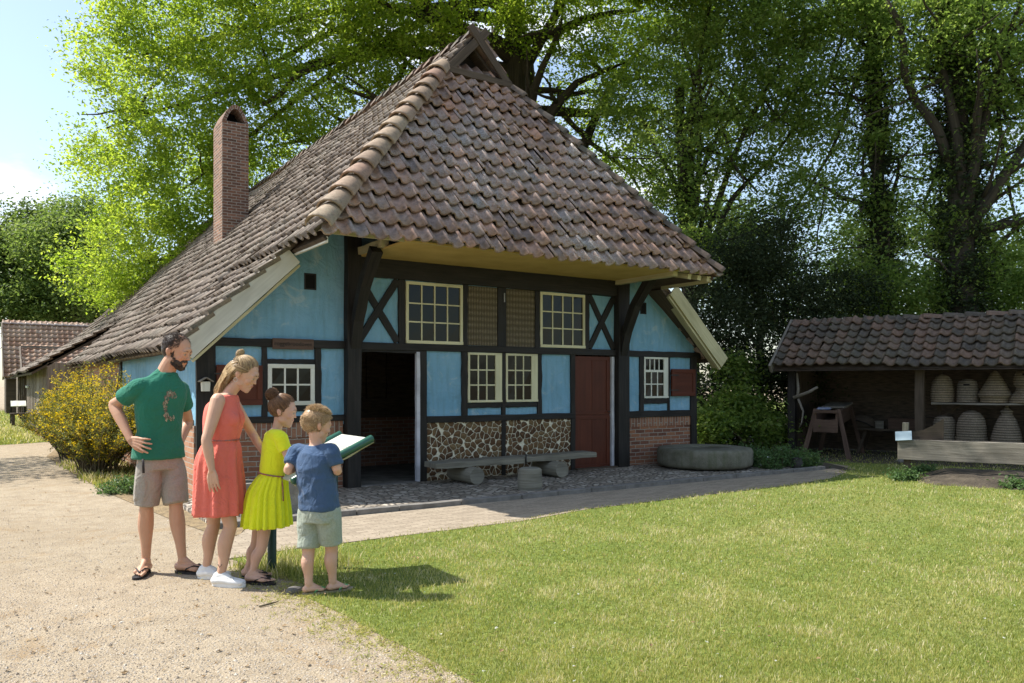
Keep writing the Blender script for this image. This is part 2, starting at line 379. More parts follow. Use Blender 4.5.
    leaf('leaf_soft', [(0, (.07, .125, .03)), (.5, (.12, .185, .045)), (1, (.20, .26, .075))], .48, .5, 1.8)
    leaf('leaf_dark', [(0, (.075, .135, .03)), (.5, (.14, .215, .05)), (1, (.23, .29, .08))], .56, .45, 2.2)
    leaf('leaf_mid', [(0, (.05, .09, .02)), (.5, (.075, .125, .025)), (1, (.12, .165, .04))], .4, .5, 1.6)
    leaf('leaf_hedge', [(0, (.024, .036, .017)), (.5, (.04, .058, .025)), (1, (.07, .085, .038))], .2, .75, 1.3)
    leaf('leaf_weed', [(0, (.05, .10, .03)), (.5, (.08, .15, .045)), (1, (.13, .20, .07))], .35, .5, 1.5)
    leaf('leaf_broom', [(0, (.09, .12, .03)), (.4, (.20, .22, .05)), (.55, (.60, .50, .04)), (1, (.78, .62, .04))], .45, .5, 1.2)
    leaf('grass_blade', [(0, (.18, .235, .045)), (.45, (.34, .355, .09)), (.8, (.50, .47, .17)), (1, (.70, .63, .40))], .45, .5, 1.3)
    leaf('flower_white', [(0, (.7, .7, .66)), (1, (.8, .8, .75))], .3, .5, 1.0)
    wood('bark', (.035, .03, .022), (.085, .072, .052), .5, .95, 1)
    simple('twig', (.09, .075, .045), (.14, .115, .07), 10, .9, .3)
build_materials()
# ================================================================== camera, sky, sun
cd = bpy.data.cameras.new('camera'); cam = bpy.data.objects.new('camera', cd); COL.objects.link(cam)
cam.location = CAM; cam.rotation_euler = (R(90), 0, -TH)
cd.sensor_width = 36; cd.lens = 795/1024*36; cd.shift_y = (384-341.5)/1024; cd.clip_end = 2000; cd.clip_start = .1
SC.camera = cam
SUN = Vector((-.52, .48, 1.0)).normalized()
w = bpy.data.worlds.new('World'); SC.world = w; w.use_nodes = True
nt = w.node_tree; bg = nt.nodes['Background']; sky = nt.nodes.new('ShaderNodeTexSky'); sky.sky_type = 'NISHITA'; sky.sun_disc = False
sky.sun_elevation = math.asin(SUN.z); sky.sun_rotation = math.atan2(SUN.x, SUN.y); sky.air_density = 1.1; sky.dust_density = 1.0; sky.ozone_density = 1.2
tc = nt.nodes.new('ShaderNodeTexCoord'); mp = nt.nodes.new('ShaderNodeMapping'); mp.inputs['Scale'].default_value = (1, 1, 2.6)
nz = nt.nodes.new('ShaderNodeTexNoise'); nz.inputs['Scale'].default_value = 3.2; nz.inputs['Detail'].default_value = 7; nz.inputs['Roughness'].default_value = .58
rp = nt.nodes.new('ShaderNodeValToRGB'); rp.color_ramp.elements[0].position = .55; rp.color_ramp.elements[1].position = .68
rp.color_ramp.elements[0].color = (.10, .10, .10, 1)
mx = nt.nodes.new('ShaderNodeMix'); mx.data_type = 'RGBA'; mx.inputs[7].default_value = (5.6, 5.9, 6.2, 1)
nt.links.new(tc.outputs['Generated'], mp.inputs[0]); nt.links.new(mp.outputs[0], nz.inputs[0]); nt.links.new(nz.outputs[0], rp.inputs[0])
nt.links.new(rp.outputs[0], mx.inputs[0]); nt.links.new(sky.outputs[0], mx.inputs[6]); nt.links.new(mx.outputs[2], bg.inputs[0])
bg.inputs[1].default_value = .14
sl = bpy.data.lights.new('sun', 'SUN'); sl.energy = 4.9; sl.angle = R(.53); sl.color = (1, .95, .87)
so = bpy.data.objects.new('sun', sl); COL.objects.link(so); so.rotation_euler = SUN.to_track_quat('Z', 'Y').to_euler(); so.location = (-20, 15, 30)
SC.view_settings.view_transform = 'Standard'; SC.view_settings.look = 'None'; SC.view_settings.exposure = 0.75; SC.view_settings.gamma = 1
SC.cycles.use_denoising = True; SC.cycles.max_bounces = 6; SC.cycles.diffuse_bounces = 3; SC.cycles.transmission_bounces = 3; SC.cycles.transparent_max_bounces = 4

# ================================================================== ground sheets
def sheet(name, pts, z, mat, kind='structure', sub=0):
    b = MB(); b.poly([(x, y, z) for x, y in pts]); o = b.build(name, mat); tag(o, kind=kind); return o
sheet('ground', [(-400, -300), (400, -300), (400, 500), (-400, 500)], 0, 'gravel_sand')
LAWN = [(-2.43, -3.56), (-2.36, -3.9), (-2.25, -4.33), (-2.2, -4.8), (-2.31, -5.07), (-2.25, -5.61), (-2.24, -6.03), (-2.19, -6.5), (-2.17, -6.9), (-2.1, -8), (-1.9, -10), (-1.7, -14), (30, -14), (60, -6), (60, 30), (20, 30), (9.9, 2.2),
        (9.0, -.6), (8.6, -2.0), (7.6, -2.5), (6.6, -2.93), (5.5, -3.08), (3.8, -3.06), (1.66, -3.15), (.6, -3.38), (-.27, -3.42), (-.84, -3.48), (-1.45, -3.5), (-1.9, -3.42)]
sheet('lawn', LAWN, .004, 'lawn_soil')
LAWN2 = [(-3.9, 12.0), (-2.75, 12.6), (-2.72, 14), (-2.72, 40), (-14, 60), (-60, 60), (-60, 11.0), (-8, 11.6)]
sheet('far_lawn', LAWN2, .004, 'lawn_soil')
sheet('brick_path', [(-2.5, -3.6), (-1.9, -3.5), (.6, -3.44), (1.7, -3.2), (5.5, -3.12), (6.6, -2.97), (7.7, -2.55), (8.0, -2.1), (-1.8, -2.1), (-2.3, -2.9)], .008, 'klinker')
# cobbled terrace with a low kerb
t = MB(); t.box(-2.2, 7.3, -2.02, .05, -.05, .035, wall=True); tag(t.build('terrace', 'cobble'), kind='structure')
t = MB()
x = -2.2
while x < 6.9:
    L = random.uniform(.5, .9); t.beam((x+.004, -2.08, .02), (x+L-.004, -2.08+random.uniform(-.008, .008), .02), .11, .09, seg=2, wob=.005); x += L
tag(t.build('terrace_kerb', 'kerb_stone', bevel=.008), kind='structure')
sheet('bare_soil', [(6.9, .6), (7.0, -2.1), (8.1, -2.45), (8.9, -1.2), (10.2, -3.4), (11.5, -7), (30, -7), (30, 40), (7, 40)], .006, 'dark_soil')
sheet('dry_verge', [(-2.0, -1.9), (-2.0, 9), (-2.6, 11), (-3.05, 8), (-2.9, 4), (-2.7, 1), (-2.45, -1.3), (-2.3, -2.3), (-2.1, -2.6), (-1.9, -2.15)], .006, 'dry_litter')

# ================================================================== roof tiles
PROF = [(0, .040), (.07, .052), (.15, .057), (.24, .050), (.33, .030), (.42, .010), (.54, .001), (.74, .000), (.88, .012), (1.04, .046)]
def tiles(mb, O, ax, up, n, W, Lh, tw=.21, tl=.295, amp=1.0, jit=1.0, sag=None, inside=None, lf=.050):
    O, ax, up, n = Vector(O), Vector(ax).normalized(), Vector(up).normalized(), Vector(n).normalized()
    nr = int(math.ceil(Lh/tl)); nc = int(math.ceil(W/tw))
    for r in range(nr):
        for c in range(nc):
            a0, y0 = c*tw, r*tl
            if inside and not inside(a0+tw/2, y0+tl/2): continue
            dx, dy, dz = random.gauss(0, .004)*jit, random.gauss(0, .007)*jit, abs(random.gauss(0, .004))*jit
            tilt = random.gauss(0, .010)*jit; rot = random.gauss(0, .012)*jit; rnd = random.random()*.998+.001
            b = len(mb.v); K = len(PROF)
            for j, (yy, lift) in enumerate(((0, lf), (tl+.05, .0))):
                for i, (s, h) in enumerate(PROF):
                    base = O+ax*(a0+s*tw+dx+rot*(yy-.15))+up*(y0+yy+dy)
                    q = h*amp+lift+dz+(s-.5)*tilt
                    p = base+n*(q+(sag(a0+s*tw, y0+yy) if sag else 0)); mb.v.append(tuple(p))
            for i, (s, h) in enumerate(PROF):
                p = Vector(mb.v[b+i])-n*.026+up*.002; mb.v.append(tuple(p))
            for i in range(K-1):
                uv = [(PROF[i][0], 0), (PROF[i+1][0], 0), (PROF[i+1][0], 1), (PROF[i][0], 1)]
                mb.face((b+i, b+i+1, b+K+i+1, b+K+i), uv, True, rnd)
                mb.face((b+2*K+i, b+2*K+i+1, b+i+1, b+i), uv, False, rnd)
def ridge_tiles(mb, p0, p1, n, step=.33, r0=.135, r1=.105, seg=7, lift=.02, rndr=(0.02, 1)):
    p0, p1, n = Vector(p0), Vector(p1), Vector(n).normalized(); ax = p1-p0; L = ax.length; ax.normalize(); sd = ax.cross(n).normalized()
    k = int(L/step)
    for i in range(k+1):
        rnd = random.uniform(*rndr); b = len(mb.v); a0 = i*step; K = seg+1; jx = random.gauss(0, .008)
        ln = step+.06
        rings = [(0, r0, .028), (.05, r0, .03), (ln, r1, .0)]
        for y, rr, lf in rings:
            for j in range(K):
                a = math.pi*(j/seg); mb.v.append(tuple(p0+ax*(a0+y)+sd*(math.cos(a)*rr+jx)+n*(math.sin(a)*rr*.85+lf+lift-.05)))
        for j in range(K):
            a = math.pi*(j/seg); mb.v.append(tuple(p0+ax*(a0+.003)+sd*(math.cos(a)*(r0-.022)+jx)+n*(math.sin(a)*(r0-.022)*.85+.028+lift-.05)))
        for q in range(2):
            for j in range(seg): mb.face((b+q*K+j, b+q*K+j+1, b+(q+1)*K+j+1, b+(q+1)*K+j), [(0, 0)]*4, True, rnd)
        for j in range(seg): mb.face((b+3*K+j, b+3*K+j+1, b+j+1, b+j), [(0, 0)]*4, False, rnd)

# ================================================================== farmhouse
UC, ZR = 2.52, 7.02
HW = {-1: 3.42, 1: 3.18}
H = thing('farmhouse', (0, 0, 0), 0, 'blue half-timbered farmhouse with steep clay tiled hipped roof', 'farmhouse')
HX0, HX1, ZK = UC-HW[-1], UC+HW[1], 3.14
V0, VB = -1.55, 20.0
hipn = Vector((0, -(6.36-ZK), .68-V0)).normalized()      # front hip plane normal
bhn = Vector((0, .49, 1)).normalized()                 # back hip
def wob(a, y): return .045*noise.noise(Vector((a*.35, y*.5, 3)))+.02*math.sin(a*.9)
roof = MB()
# left & right nave slopes
SL = math.hypot(3.35, ZR-ZK)
for sgn in (-1, 1):
    n = Vector((sgn*(ZR-ZK)/HW[sgn], 0, 1)).normalized(); up = Vector((-sgn*HW[sgn], 0, ZR-ZK))
    m = MB(); ax = Vector((0, 1, 0)) if sgn > 0 else Vector((0, -1, 0))
    O = (UC+sgn*HW[sgn], V0 if sgn > 0 else 30, ZK)
    W = 31.5
    def ins(a, y, sgn=sgn):
        v = (V0+a) if sgn > 0 else 30-a; z = ZK+y/SL*(ZR-ZK)
        zf = ZK+(v-V0)*(6.36-ZK)/(.68-V0); zb = ZR-.49*(v-VB)
        if sgn > 0 and v > 14: return False
        return (z < zf+.35 or z > 6.36 and v > .38) and z < zb+.4
    tiles(m, O, ax, up, n, W, SL-.03, tl=.27, amp=1.3, jit=1.6, sag=wob, inside=ins)
    # clip against the front hip below the gablet, against the back hip everywhere
    o = m.build('tiled_slope', 'tile_brown' if sgn < 0 else 'tile_red', H, clip=[((UC, VB, ZR+.10), tuple(bhn))])
    bm = bmesh.new(); bm.from_mesh(o.data)
    lay = bm.faces.layers.float.get('rnd')
    low = [f for f in bm.faces if f.calc_center_median().y < 1.4 and f.calc_center_median().z < 6.48]
    g = list(set([v for f in low for v in f.verts]+[e for f in low for e in f.edges]+low))
    bmesh.ops.bisect_plane(bm, geom=g, plane_co=(UC, V0, ZK+.10), plane_no=tuple(hipn), clear_outer=False)
    dead = [f for f in bm.faces if (f.calc_center_median()-Vector((UC, V0, ZK+.10))).dot(hipn) > .0005 and f.calc_center_median().z < 6.48]
    dead += [f for f in bm.faces if f.calc_center_median().y < .60 and f.calc_center_median().z >= 6.36]
    bmesh.ops.delete(bm, geom=list(set(dead)), context='FACES'); bm.to_mesh(o.data); bm.free()
    # aisle slope (flatter)
    m = MB(); ea = 1.32; L2 = math.hypot(ea, 1.26); up2 = Vector((-sgn*ea, 0, 1.26)); n2 = Vector((sgn*1.26, 0, ea)).normalized()
    VE = 13.4 if sgn < 0 else 14
    tiles(m, (UC+sgn*(HW[sgn]+ea), -.36 if sgn > 0 else VE, 1.88), ax, up2, n2, VE+.36, L2-.02, tl=.27, amp=1.3, jit=1.7, sag=lambda a, y: wob(a, y-2.3)*.9-.012)
    m.build('aisle_slope', 'tile_brown' if sgn < 0 else 'tile_red', H)
# low rear aisle
m = MB(); n3 = Vector((-1.39, 0, 2.21)).normalized()
tiles(m, (-3.1, 35, 1.75), (0, -1, 0), (2.21, 0, 1.39), n3, 21.6, math.hypot(2.21, 1.39)-.02, sag=wob)
m.build('rear_slope', 'tile_brown', H, clip=[((UC, VB, ZR+.10), tuple(bhn))])
# front hip
m = MB(); hl = math.hypot(6.36-ZK, .68-V0)
def insh(a, y):
    k = y/hl; hw = 3.42-(3.42-.60)*k; return abs(a-3.5) < hw+.25
tiles(m, (UC-3.5, V0, ZK), (1, 0, 0), (0, .68-V0, 6.36-ZK), hipn, 7.0, hl+.02, tl=.262, amp=1.25, jit=2.0, lf=.068, sag=lambda a, y: .02*math.sin(a*1.3)+.015*noise.noise(Vector((a*.7, y*.8, 9))), inside=insh)
nl = Vector((-(ZR-ZK)/HW[-1], 0, 1)).normalized(); nr_ = Vector(((ZR-ZK)/HW[1], 0, 1)).normalized()
m.build('front_hip', 'tile_red', H, clip=[((UC-HW[-1], V0, ZK+.12), tuple(nl)), ((UC+HW[1], V0, ZK+.12), tuple(nr_))])
# ridge tiles
m = MB(); ridge_tiles(m, (UC-HW[-1]-.03, V0-.02, ZK+.05), (UC-.70, .60, 6.26), (nl+hipn), .35, .17, .13, lift=.10); m.build('hip_ridge', 'tile_ridge', H)
m = MB(); ridge_tiles(m, (UC+HW[1]+.03, V0-.02, ZK+.05), (UC+.66, .63, 6.29), (nr_+hipn), .31, .12, .095, lift=.075); m.build('hip_ridge', 'tile_shed', H)
m = MB(); ridge_tiles(m, (UC, .66, ZR+.0), (UC, VB, ZR), (0, 0, 1), .33, .15, .12, lift=.08); m.build('ridge', 'tile_shed', H)
# inner roof skin so no light leaks, a little below the tiles
m = MB()
def slab(pts, n, th=.05, off=-.025):
    n = Vector(n).normalized(); P = [Vector(p)+n*off for p in pts]; Q = [p-n*th for p in P]
    m.poly(P); m.poly(list(reversed(Q)))
    for i in range(len(P)): j = (i+1) % len(P); m.poly([P[i], Q[i], Q[j], P[j]])
for sgn in (-1, 1):
    nn = (sgn*1.12, 0, 1); x = UC+sgn*(HW[sgn]-.02)
    slab([(x, V0+.03, ZK+.02), (UC+sgn*.62, .68, 6.35), (UC, .80, ZR), (UC, VB, ZR), (x, 28, ZK+.02)], nn)
    slab([(UC+sgn*HW[sgn], -.34, ZK), (UC+sgn*4.70, -.34, 1.90), (UC+sgn*4.70, 13.4, 1.90), (UC+sgn*HW[sgn], 13.4, ZK)], (sgn*1.26, 0, 1.32))
slab([(UC-3.2, V0+.16, ZK+.26), (UC+3.0, V0+.16, ZK+.26), (UC+.62, .68, 6.35), (UC-.62, .68, 6.35)], hipn)
slab([(UC-HW[-1], 13.4, ZK), (-3.08, 13.4, 1.76), (-3.08, 31, 1.76), (UC-HW[-1], 28, ZK)], n3)
slab([(UC, VB, ZR), (UC+HW[1], 28, ZK), (UC-HW[-1], 28, ZK)], bhn)
m.build('roof_boarding', 'old_timber', H)
# gablet
gz0 = 6.26; gh = .74
m = MB(); m.poly([(UC-.6, .96, 6.36), (UC+.6, .96, 6.36), (UC, .96, ZR-.03)]); m.build('gablet_boarding', 'tarred_timber', H)
for sgn in (-1, 1):
    m = MB(); m.beam((UC+sgn*.76, .58, 6.18), (UC-sgn*.17, .58-.01*sgn, 7.18), .04, .13, up=(0, 0, 1), seg=4, wob=.004); m.build('gable_board', 'old_timber', H, .004)
m = MB(); m.beam((UC-.62, .60, 6.39), (UC+.62, .60, 6.39), .10, .10, seg=5, wob=.008); m.build('gablet_sill', 'old_timber', H, .005)
# left front eave end: board under the short return of the nave slope, and hip eave board
m = MB(); m.beam((UC-3.33, V0+.05, ZK-.015), (UC-3.33, -.38, ZK-.015), .03, .07, seg=3, wob=.003); m.build('eave_board', 'white_paint', H, .003)
m = MB(); m.beam((UC+3.10, V0+.05, ZK-.02), (UC+3.10, -.38, ZK-.02), .03, .08, seg=3, wob=.003); m.build('eave_board', 'cream_board', H, .003)
m = MB(); m.beam((UC-3.3, V0+.10, ZK+.09), (UC+3.05, V0+.10, ZK+.09), .03, .05, seg=12, wob=.003); m.build('eave_board', 'cream_board', H)
m = MB()
for sg in (1,):
    for k in range(3): m = MB(); m.beam((UC+sg*(2.62+.22*k), -.1, ZK+.30), (UC+sg*(2.62+.22*k), V0+.06, ZK+.0), .08, .08, seg=3); m.build('rafter_end', 'cream_board', H)
# bargeboards on the aisles
for sgn, mt in ((-1, 'pale_board'), (1, 'cream_board')):
    m = MB()
    a = Vector((UC+sgn*3.36, -.40, 3.09)); b = Vector((UC+sgn*4.66, -.40, 1.84))
    m.beam(a, b, .035, .24, seg=8, wob=.002); m.build('bargeboard', mt, H, .004)
    m = MB(); dn = Vector((-sgn*.09, .035, -.12)); m.beam(a+dn, b+dn, .05, .035, seg=6, wob=.003)
    d2 = Vector((-sgn*.11, .2, -.15)); m.beam(a+d2*.6, b+d2*.6, .16, .03, seg=6, wob=.003); m.build('verge_soffit', 'cream_board', H, .003)
# ---- walls
def aisle_poly(m, sgn, y0, y1, zlow=.9):
    # wall up to the roof underside on the aisle side
    e = UC+sgn*4.36
    i = 0.03 if sgn < 0 else 5.1
    xe = -1.86 if sgn < 0 else 6.83
    zt = lambda x: 1.88+(UC+4.72-abs(x-UC)-UC)*(1.26/1.32)-.10 if abs(x-UC) > 3.4 else ZK+(3.4-abs(x-UC))*1.12-.16
    P = [(xe, zlow), (i, zlow), (i, zt(i)), (HX0 if sgn < 0 else HX1, ZK-.12), (xe, zt(xe))]
    if sgn > 0: P = [(i, zlow), (xe, zlow), (xe, zt(xe)), (HX1, ZK-.12), (i, zt(i))]
    F = [Vector((x, y0, z)) for x, z in P]; B = [Vector((x, y1, z)) for x, z in P]
    m.poly(F); m.poly(list(reversed(B)))
    for k in range(len(F)): j = (k+1) % len(F); m.poly([F[k], B[k], B[j], F[j]])
m = MB(); aisle_poly(m, -1, .0, .14); m.build('wall', 'blue_plaster', H)
m = MB(); aisle_poly(m, 1, .0, .14); m.build('wall', 'blue_plaster', H)
m = MB()
m.box(.1, 5.0, .004, .14, 1.95, 4.3); m.box(1.2, 4.0, .004, .14, .9, 1.949); m.build('wall', 'blue_plaster', H)
m = MB(); m.box(-1.93, -1.80, .02, 6.1, .93, 2.0); m.build('wall', 'blue_plaster', H)
m = MB(); m.box(-1.92, -1.80, 6.25, 13.4, -.1, 1.98, wall=True); m.build('brick_wall', 'brick_sun', H)
m = MB(); m.box(6.74, 6.85, .02, 13.4, -.1, 2.0, wall=True); m.build('brick_wall', 'brick_red', H)
# brick plinths
def brickbox(x0, x1, y0, y1, z0, z1, mat, name='brick_plinth'):
    m = MB(); b = MB()
    m.poly([(x0, y0, z0), (x1, y0, z0), (x1, y0, z1), (x0, y0, z1)])
    m.poly([(x0, y1, z0), (x0, y0, z0), (x0, y0, z1), (x0, y1, z1)]); m.poly([(x1, y0, z0), (x1, y1, z0), (x1, y1, z1), (x1, y0, z1)])
    m.poly([(x0, y0, z1), (x1, y0, z1), (x1, y1, z1), (x0, y1, z1)]); m.poly([(x1, y1, z0), (x0, y1, z0), (x0, y1, z1), (x1, y1, z1)])
    return m.build(name, mat, H)
brickbox(-1.86, -.02, -.004, .14, -.1, .74, 'brick_red'); brickbox(-1.86, -.02, -.012, .14, .742, .95, 'brick_soldier')
brickbox(5.12, 6.74, -.004, .14, -.1, .70, 'brick_red'); brickbox(5.12, 6.74, -.012, .14, .702, .865, 'brick_soldier')
brickbox(-1.95, -1.79, .03, 6.2, -.1, .93, 'brick_sun')
for a, b in ((1.26, 2.575), (2.635, 3.93)):
    m = MB(); m.box(a, b, -.008, .12, -.1, .89, wall=True); m.build('stone_infill', 'rubble_stone', H)
# ---- timber frame: one mesh per member
def tb(x0, x1, z0, z1, out=.03, name='stud', mat='tarred_timber', y1=.03, wobv=.0065):
    m = MB()
    if (z1-z0) > (x1-x0): m.beam(((x0+x1)/2, (y1-out)/2, z0), ((x0+x1)/2, (y1-out)/2, z1), y1+out, x1-x0, up=(1, 0, 0), seg=8, wob=wobv)
    else: m.beam((x0, (y1-out)/2, (z0+z1)/2), (x1, (y1-out)/2, (z0+z1)/2), y1+out, z1-z0, up=(0, 0, 1), seg=10, wob=wobv)
    return m.build(name, mat, H, .005)
tb(-.0, .20, 0.0, 3.6, .13, 'post', wobv=.007); tb(4.87, 5.12, 0.0, 3.6, .13, 'post', wobv=.007)
tb(-1.93, -1.70, .0, 1.94, .04, 'post', wobv=.006); tb(6.71, 6.86, .0, 1.95, .04, 'post')
tb(.19, 4.88, 2.94, 3.21, .09, 'beam', wobv=.010)
tb(-1.80, .0, 1.93, 2.035, .045, 'rail'); tb(.19, 4.88, 1.93, 2.03, .05, 'rail'); tb(5.11, 6.95, 1.93, 2.03, .045, 'rail')
tb(-1.70, 0, .945, 1.03, .038, 'rail'); tb(1.26, 4.0, .88, .975, .038, 'rail'); tb(5.11, 6.72, .865, .975, .038, 'rail')
for a, b, z0, z1 in ((1.135, 1.265, 0, 1.94), (1.855, 1.955, .97, 1.94), (2.57, 2.64, 0, 1.94), (3.25, 3.335, .97, 1.94), (3.925, 4.015, 0, 1.94),
                     (.81, .918, 2.02, 2.95), (1.875, 1.955, 2.02, 2.95), (2.495, 2.645, 2.02, 2.95), (3.2, 3.292, 2.02, 2.95), (4.225, 4.315, 2.02, 2.95),
                     (5.45, 5.545, .97, 1.94), (6.135, 6.18, .97, 1.94), (-1.125, -1.055, 1.02, 1.94), (-.42, -.33, 1.02, 1.94)):
    tb(a, b, z0, z1, .028)
for a, b, z0, z1 in ((1.955, 2.57, 1.085, 1.165), (2.64, 3.25, 1.085, 1.165), (5.545, 6.135, 1.10, 1.195), (-1.055, -.42, 1.09, 1.165), (-1.055, -.42, 1.715, 1.775), (.2, 1.135, 1.895, 1.94)):
    tb(a, b, z0, z1, .025, 'rail')
def brace(x0, z0, x1, z1, w=.10, out=.022, y=.0):
    m = MB(); m.beam((x0, y, z0), (x1, y, z1), out*2, w, up=(1, 0, 0), seg=6, wob=.004); m.build('brace', 'tarred_timber', H, .004)
brace(.21, 2.93, .80, 2.05); brace(.21, 2.05, .80, 2.93, y=-.006); brace(4.32, 2.93, 4.86, 2.05); brace(4.32, 2.05, 4.86, 2.93, y=-.006)
for x in (.12, 4.99):   # curved braces carrying the overhang
    m = MB(); P = [Vector((x, -.08, 1.95)), Vector((x, -.20, 2.35)), Vector((x, -.42, 2.78)), Vector((x, -.80, 3.20))]
    for i in range(3): m.beam(P[i]-(P[i+1]-P[i])*.03, P[i+1], .15, .13 if i else .11, up=(0, 1, 0), seg=3, wob=.004)
    m.build('curved_brace', 'tarred_timber', H, .006)
m = MB(); m.box(.2, 4.87, -1.50, .0, 3.205, 3.225); m.build('soffit', 'ochre_plaster', H)
m = MB(); m.beam((.2, -.9, 3.27), (.2, 0, 3.27), .1, .1); m.build('bracket_beam', 'cream_board', H); m = MB(); m.beam((4.87, -1.45, 3.18), (4.87, 0, 3.18), .10, .09); m.build('bracket_beam', 'cream_board', H)
# side wall timbers
m = MB(); m.beam((-1.925, 6.2, 0), (-1.925, 6.2, 2.0), .08, .2, up=(0, 1, 0)); m.build('post', 'tarred_timber', H, .004)
m = MB(); m.beam((-1.93, .1, .95), (-1.93, 6.2, .95), .07, .10, seg=16, wob=.010); m.build('rail', 'grey_timber', H, .004)
m = MB()
for k in range(46):   # reed & battens peeping below the side eave
    y = .0+k*.29; m.tube([(-2.18, y, 1.86), (-1.9, y+random.uniform(-.03, .03), 2.05)], random.uniform(.012, .022), 5)
tag(m.build('eave_straw', 'skep_straw', H), kind='stuff')
m = MB(); m.beam((-2.03, -.36, 1.90), (-2.03, 13.4, 1.90), .05, .08, seg=20, wob=.01); m.build('eave_board', 'old_timber', H)
# ---- windows
def window(x0, x1, z0, z1, nx, nz, mat, fr=.045, bar=.02, right_jamb=0.0, transom=None, y=-.012, nm='window'):
    m = MB(); d0, d1 = y-.02, y+.03; PY = -.008
    m.box(x0, x1, d0, d1, z1-fr, z1); m.box(x0, x1, d0-.012, d1, z0, z0+fr)
    m.box(x0, x0+fr, d0, d1, z0+fr, z1-fr); m.box(x1-fr-right_jamb, x1, d0, d1, z0+fr, z1-fr)
    f = m.build(nm, mat, H, .003)
    ix0, ix1, iz0, iz1 = x0+fr, x1-fr-right_jamb, z0+fr, z1-fr
    m = MB()
    if transom:
        m.box(ix0, ix1, d0-.004, d1, transom-.02, transom+.02)
        for k in range(1, 4): xx = ix0+(ix1-ix0)*k/4; m.box(xx-bar/2, xx+bar/2, d0+.01, d1-.005, transom+.02, iz1)
        topz = transom-.02
    else: topz = iz1
    for k in range(1, nx): xx = ix0+(ix1-ix0)*k/nx; m.box(xx-bar/2, xx+bar/2, d0+.01, d1-.005, iz0, topz)
    for k in range(1, nz):
        zz = iz0+(topz-iz0)*k/nz
        for q in range(nx):
            xa = ix0+(ix1-ix0)*q/nx+(bar/2 if q else 0); xb = ix0+(ix1-ix0)*(q+1)/nx-(bar/2 if q < nx-1 else 0)
            m.box(xa, xb, d0+.01, d1-.005, zz-bar/2, zz+bar/2)
    m.build('glazing_bars', mat, f)
    m = MB()
    for i in range(nx):     # panes at slightly different angles like old glass
        for k in range(nz):
            xa, xb = ix0+(ix1-ix0)*i/nx, ix0+(ix1-ix0)*(i+1)/nx; za, zb = iz0+(topz-iz0)*k/nz, iz0+(topz-iz0)*(k+1)/nz
            j = [random.uniform(-.0025, .0025) for _ in range(4)]
            m.poly([(xa, PY+j[0], za), (xb, PY+j[1], za), (xb, PY+j[2], zb), (xa, PY+j[3], zb)])
    if transom: m.poly([(ix0, PY, topz), (ix1, PY, topz), (ix1, PY, iz1), (ix0, PY, iz1)])
    m.build('pane', 'window_glass', f)
    return f
window(.925, 1.868, 2.035, 2.93, 4, 3, 'cream_paint'); window(3.30, 4.218, 2.04, 2.93, 4, 3, 'cream_paint')
window(1.958, 2.568, 1.17, 1.927, 3, 3, 'cream_paint', .035, .02, .085); window(2.642, 3.248, 1.17, 1.927, 3, 3, 'cream_paint', .035, .02, .085)
window(5.548, 6.132, 1.20, 1.927, 3, 2, 'white_paint', .035, .02, .07, transom=1.68)
window(-1.052, -.424, 1.17, 1.712, 3, 2, 'white_paint', .055, .022)
for a, b in ((1.957, 2.493), (2.648, 3.198)):
    m = MB(); m.box(a, b, -.012, .02, 2.035, 2.935); m.build('wicker_panel', 'wicker_weave', H)
m = MB(); m.box(2.60, 2.61, -.05, -.03, 2.72, 2.86); m.build('hook', 'jamb_paint', H)
# shutters
def shutter(x0, x1, z0, z1):
    m = MB(); m.box(x0, x1, -.062, -.034, z0, z1); w_ = .07
    m.box(x0, x1, -.074, -.063, z0, z0+w_); m.box(x0, x1, -.074, -.063, z1-w_, z1); m.box(x0, x0+w_, -.074, -.063, z0+w_, z1-w_); m.box(x1-w_, x1, -.074, -.063, z0+w_, z1-w_)
    o = m.build('shutter', 'red_door_paint', H, .004)
    for zz in (z1-.12, z0+.10): h = MB(); h.box(x0-.03, x0+.16, -.079, -.074, zz, zz+.02); h.build('hinge', 'black_iron', o)
shutter(6.19, 6.79, 1.23, 1.72); shutter(-1.70, -1.13, 1.18, 1.69)
# red door
m = MB(); m.box(4.015, 4.775, .0, .045, .03, 1.915)
dr = m.build('door', 'red_door_paint', H, .004); dr['label'] = 'closed dark red panelled door'
m = MB()
for z0, z1 in ((.10, .86), (1.0, 1.85)):
    for (a, b, c, d) in ((4.015, 4.775, z0-.06, z0), (4.015, 4.775, z1, z1+.055)): m.box(a, b, -.012, -.001, c, d)
    m.box(4.015, 4.09, -.012, -.001, z0, z1); m.box(4.70, 4.775, -.012, -.001, z0, z1)
    m.box(4.385, 4.405, -.006, -.001, z0, z1)
m.build('door_panelling', 'red_door_paint', dr, .003)
m = MB(); m.tube([(4.74, -.012, .98), (4.74, -.055, .98), (4.69, -.06, .98)], .009, 8); m.build('handle', 'black_iron', dr)
for x in (4.785, 1.085):
    m = MB(); m.beam((x+.035, -.01, .0), (x+.035, -.01, 1.915), .06, .055, up=(1, 0, 0), seg=6, wob=.004); m.build('door_jamb', 'jamb_paint', H, .003)
m = MB(); m.beam((4.0, -.04, .03), (4.88, -.04, .03), .14, .05); m.build('threshold', 'old_timber', H)
m = MB(); m.beam((.2, -.02, .02), (1.13, -.02, .02), .16, .045); m.build('threshold', 'kerb_stone', H)
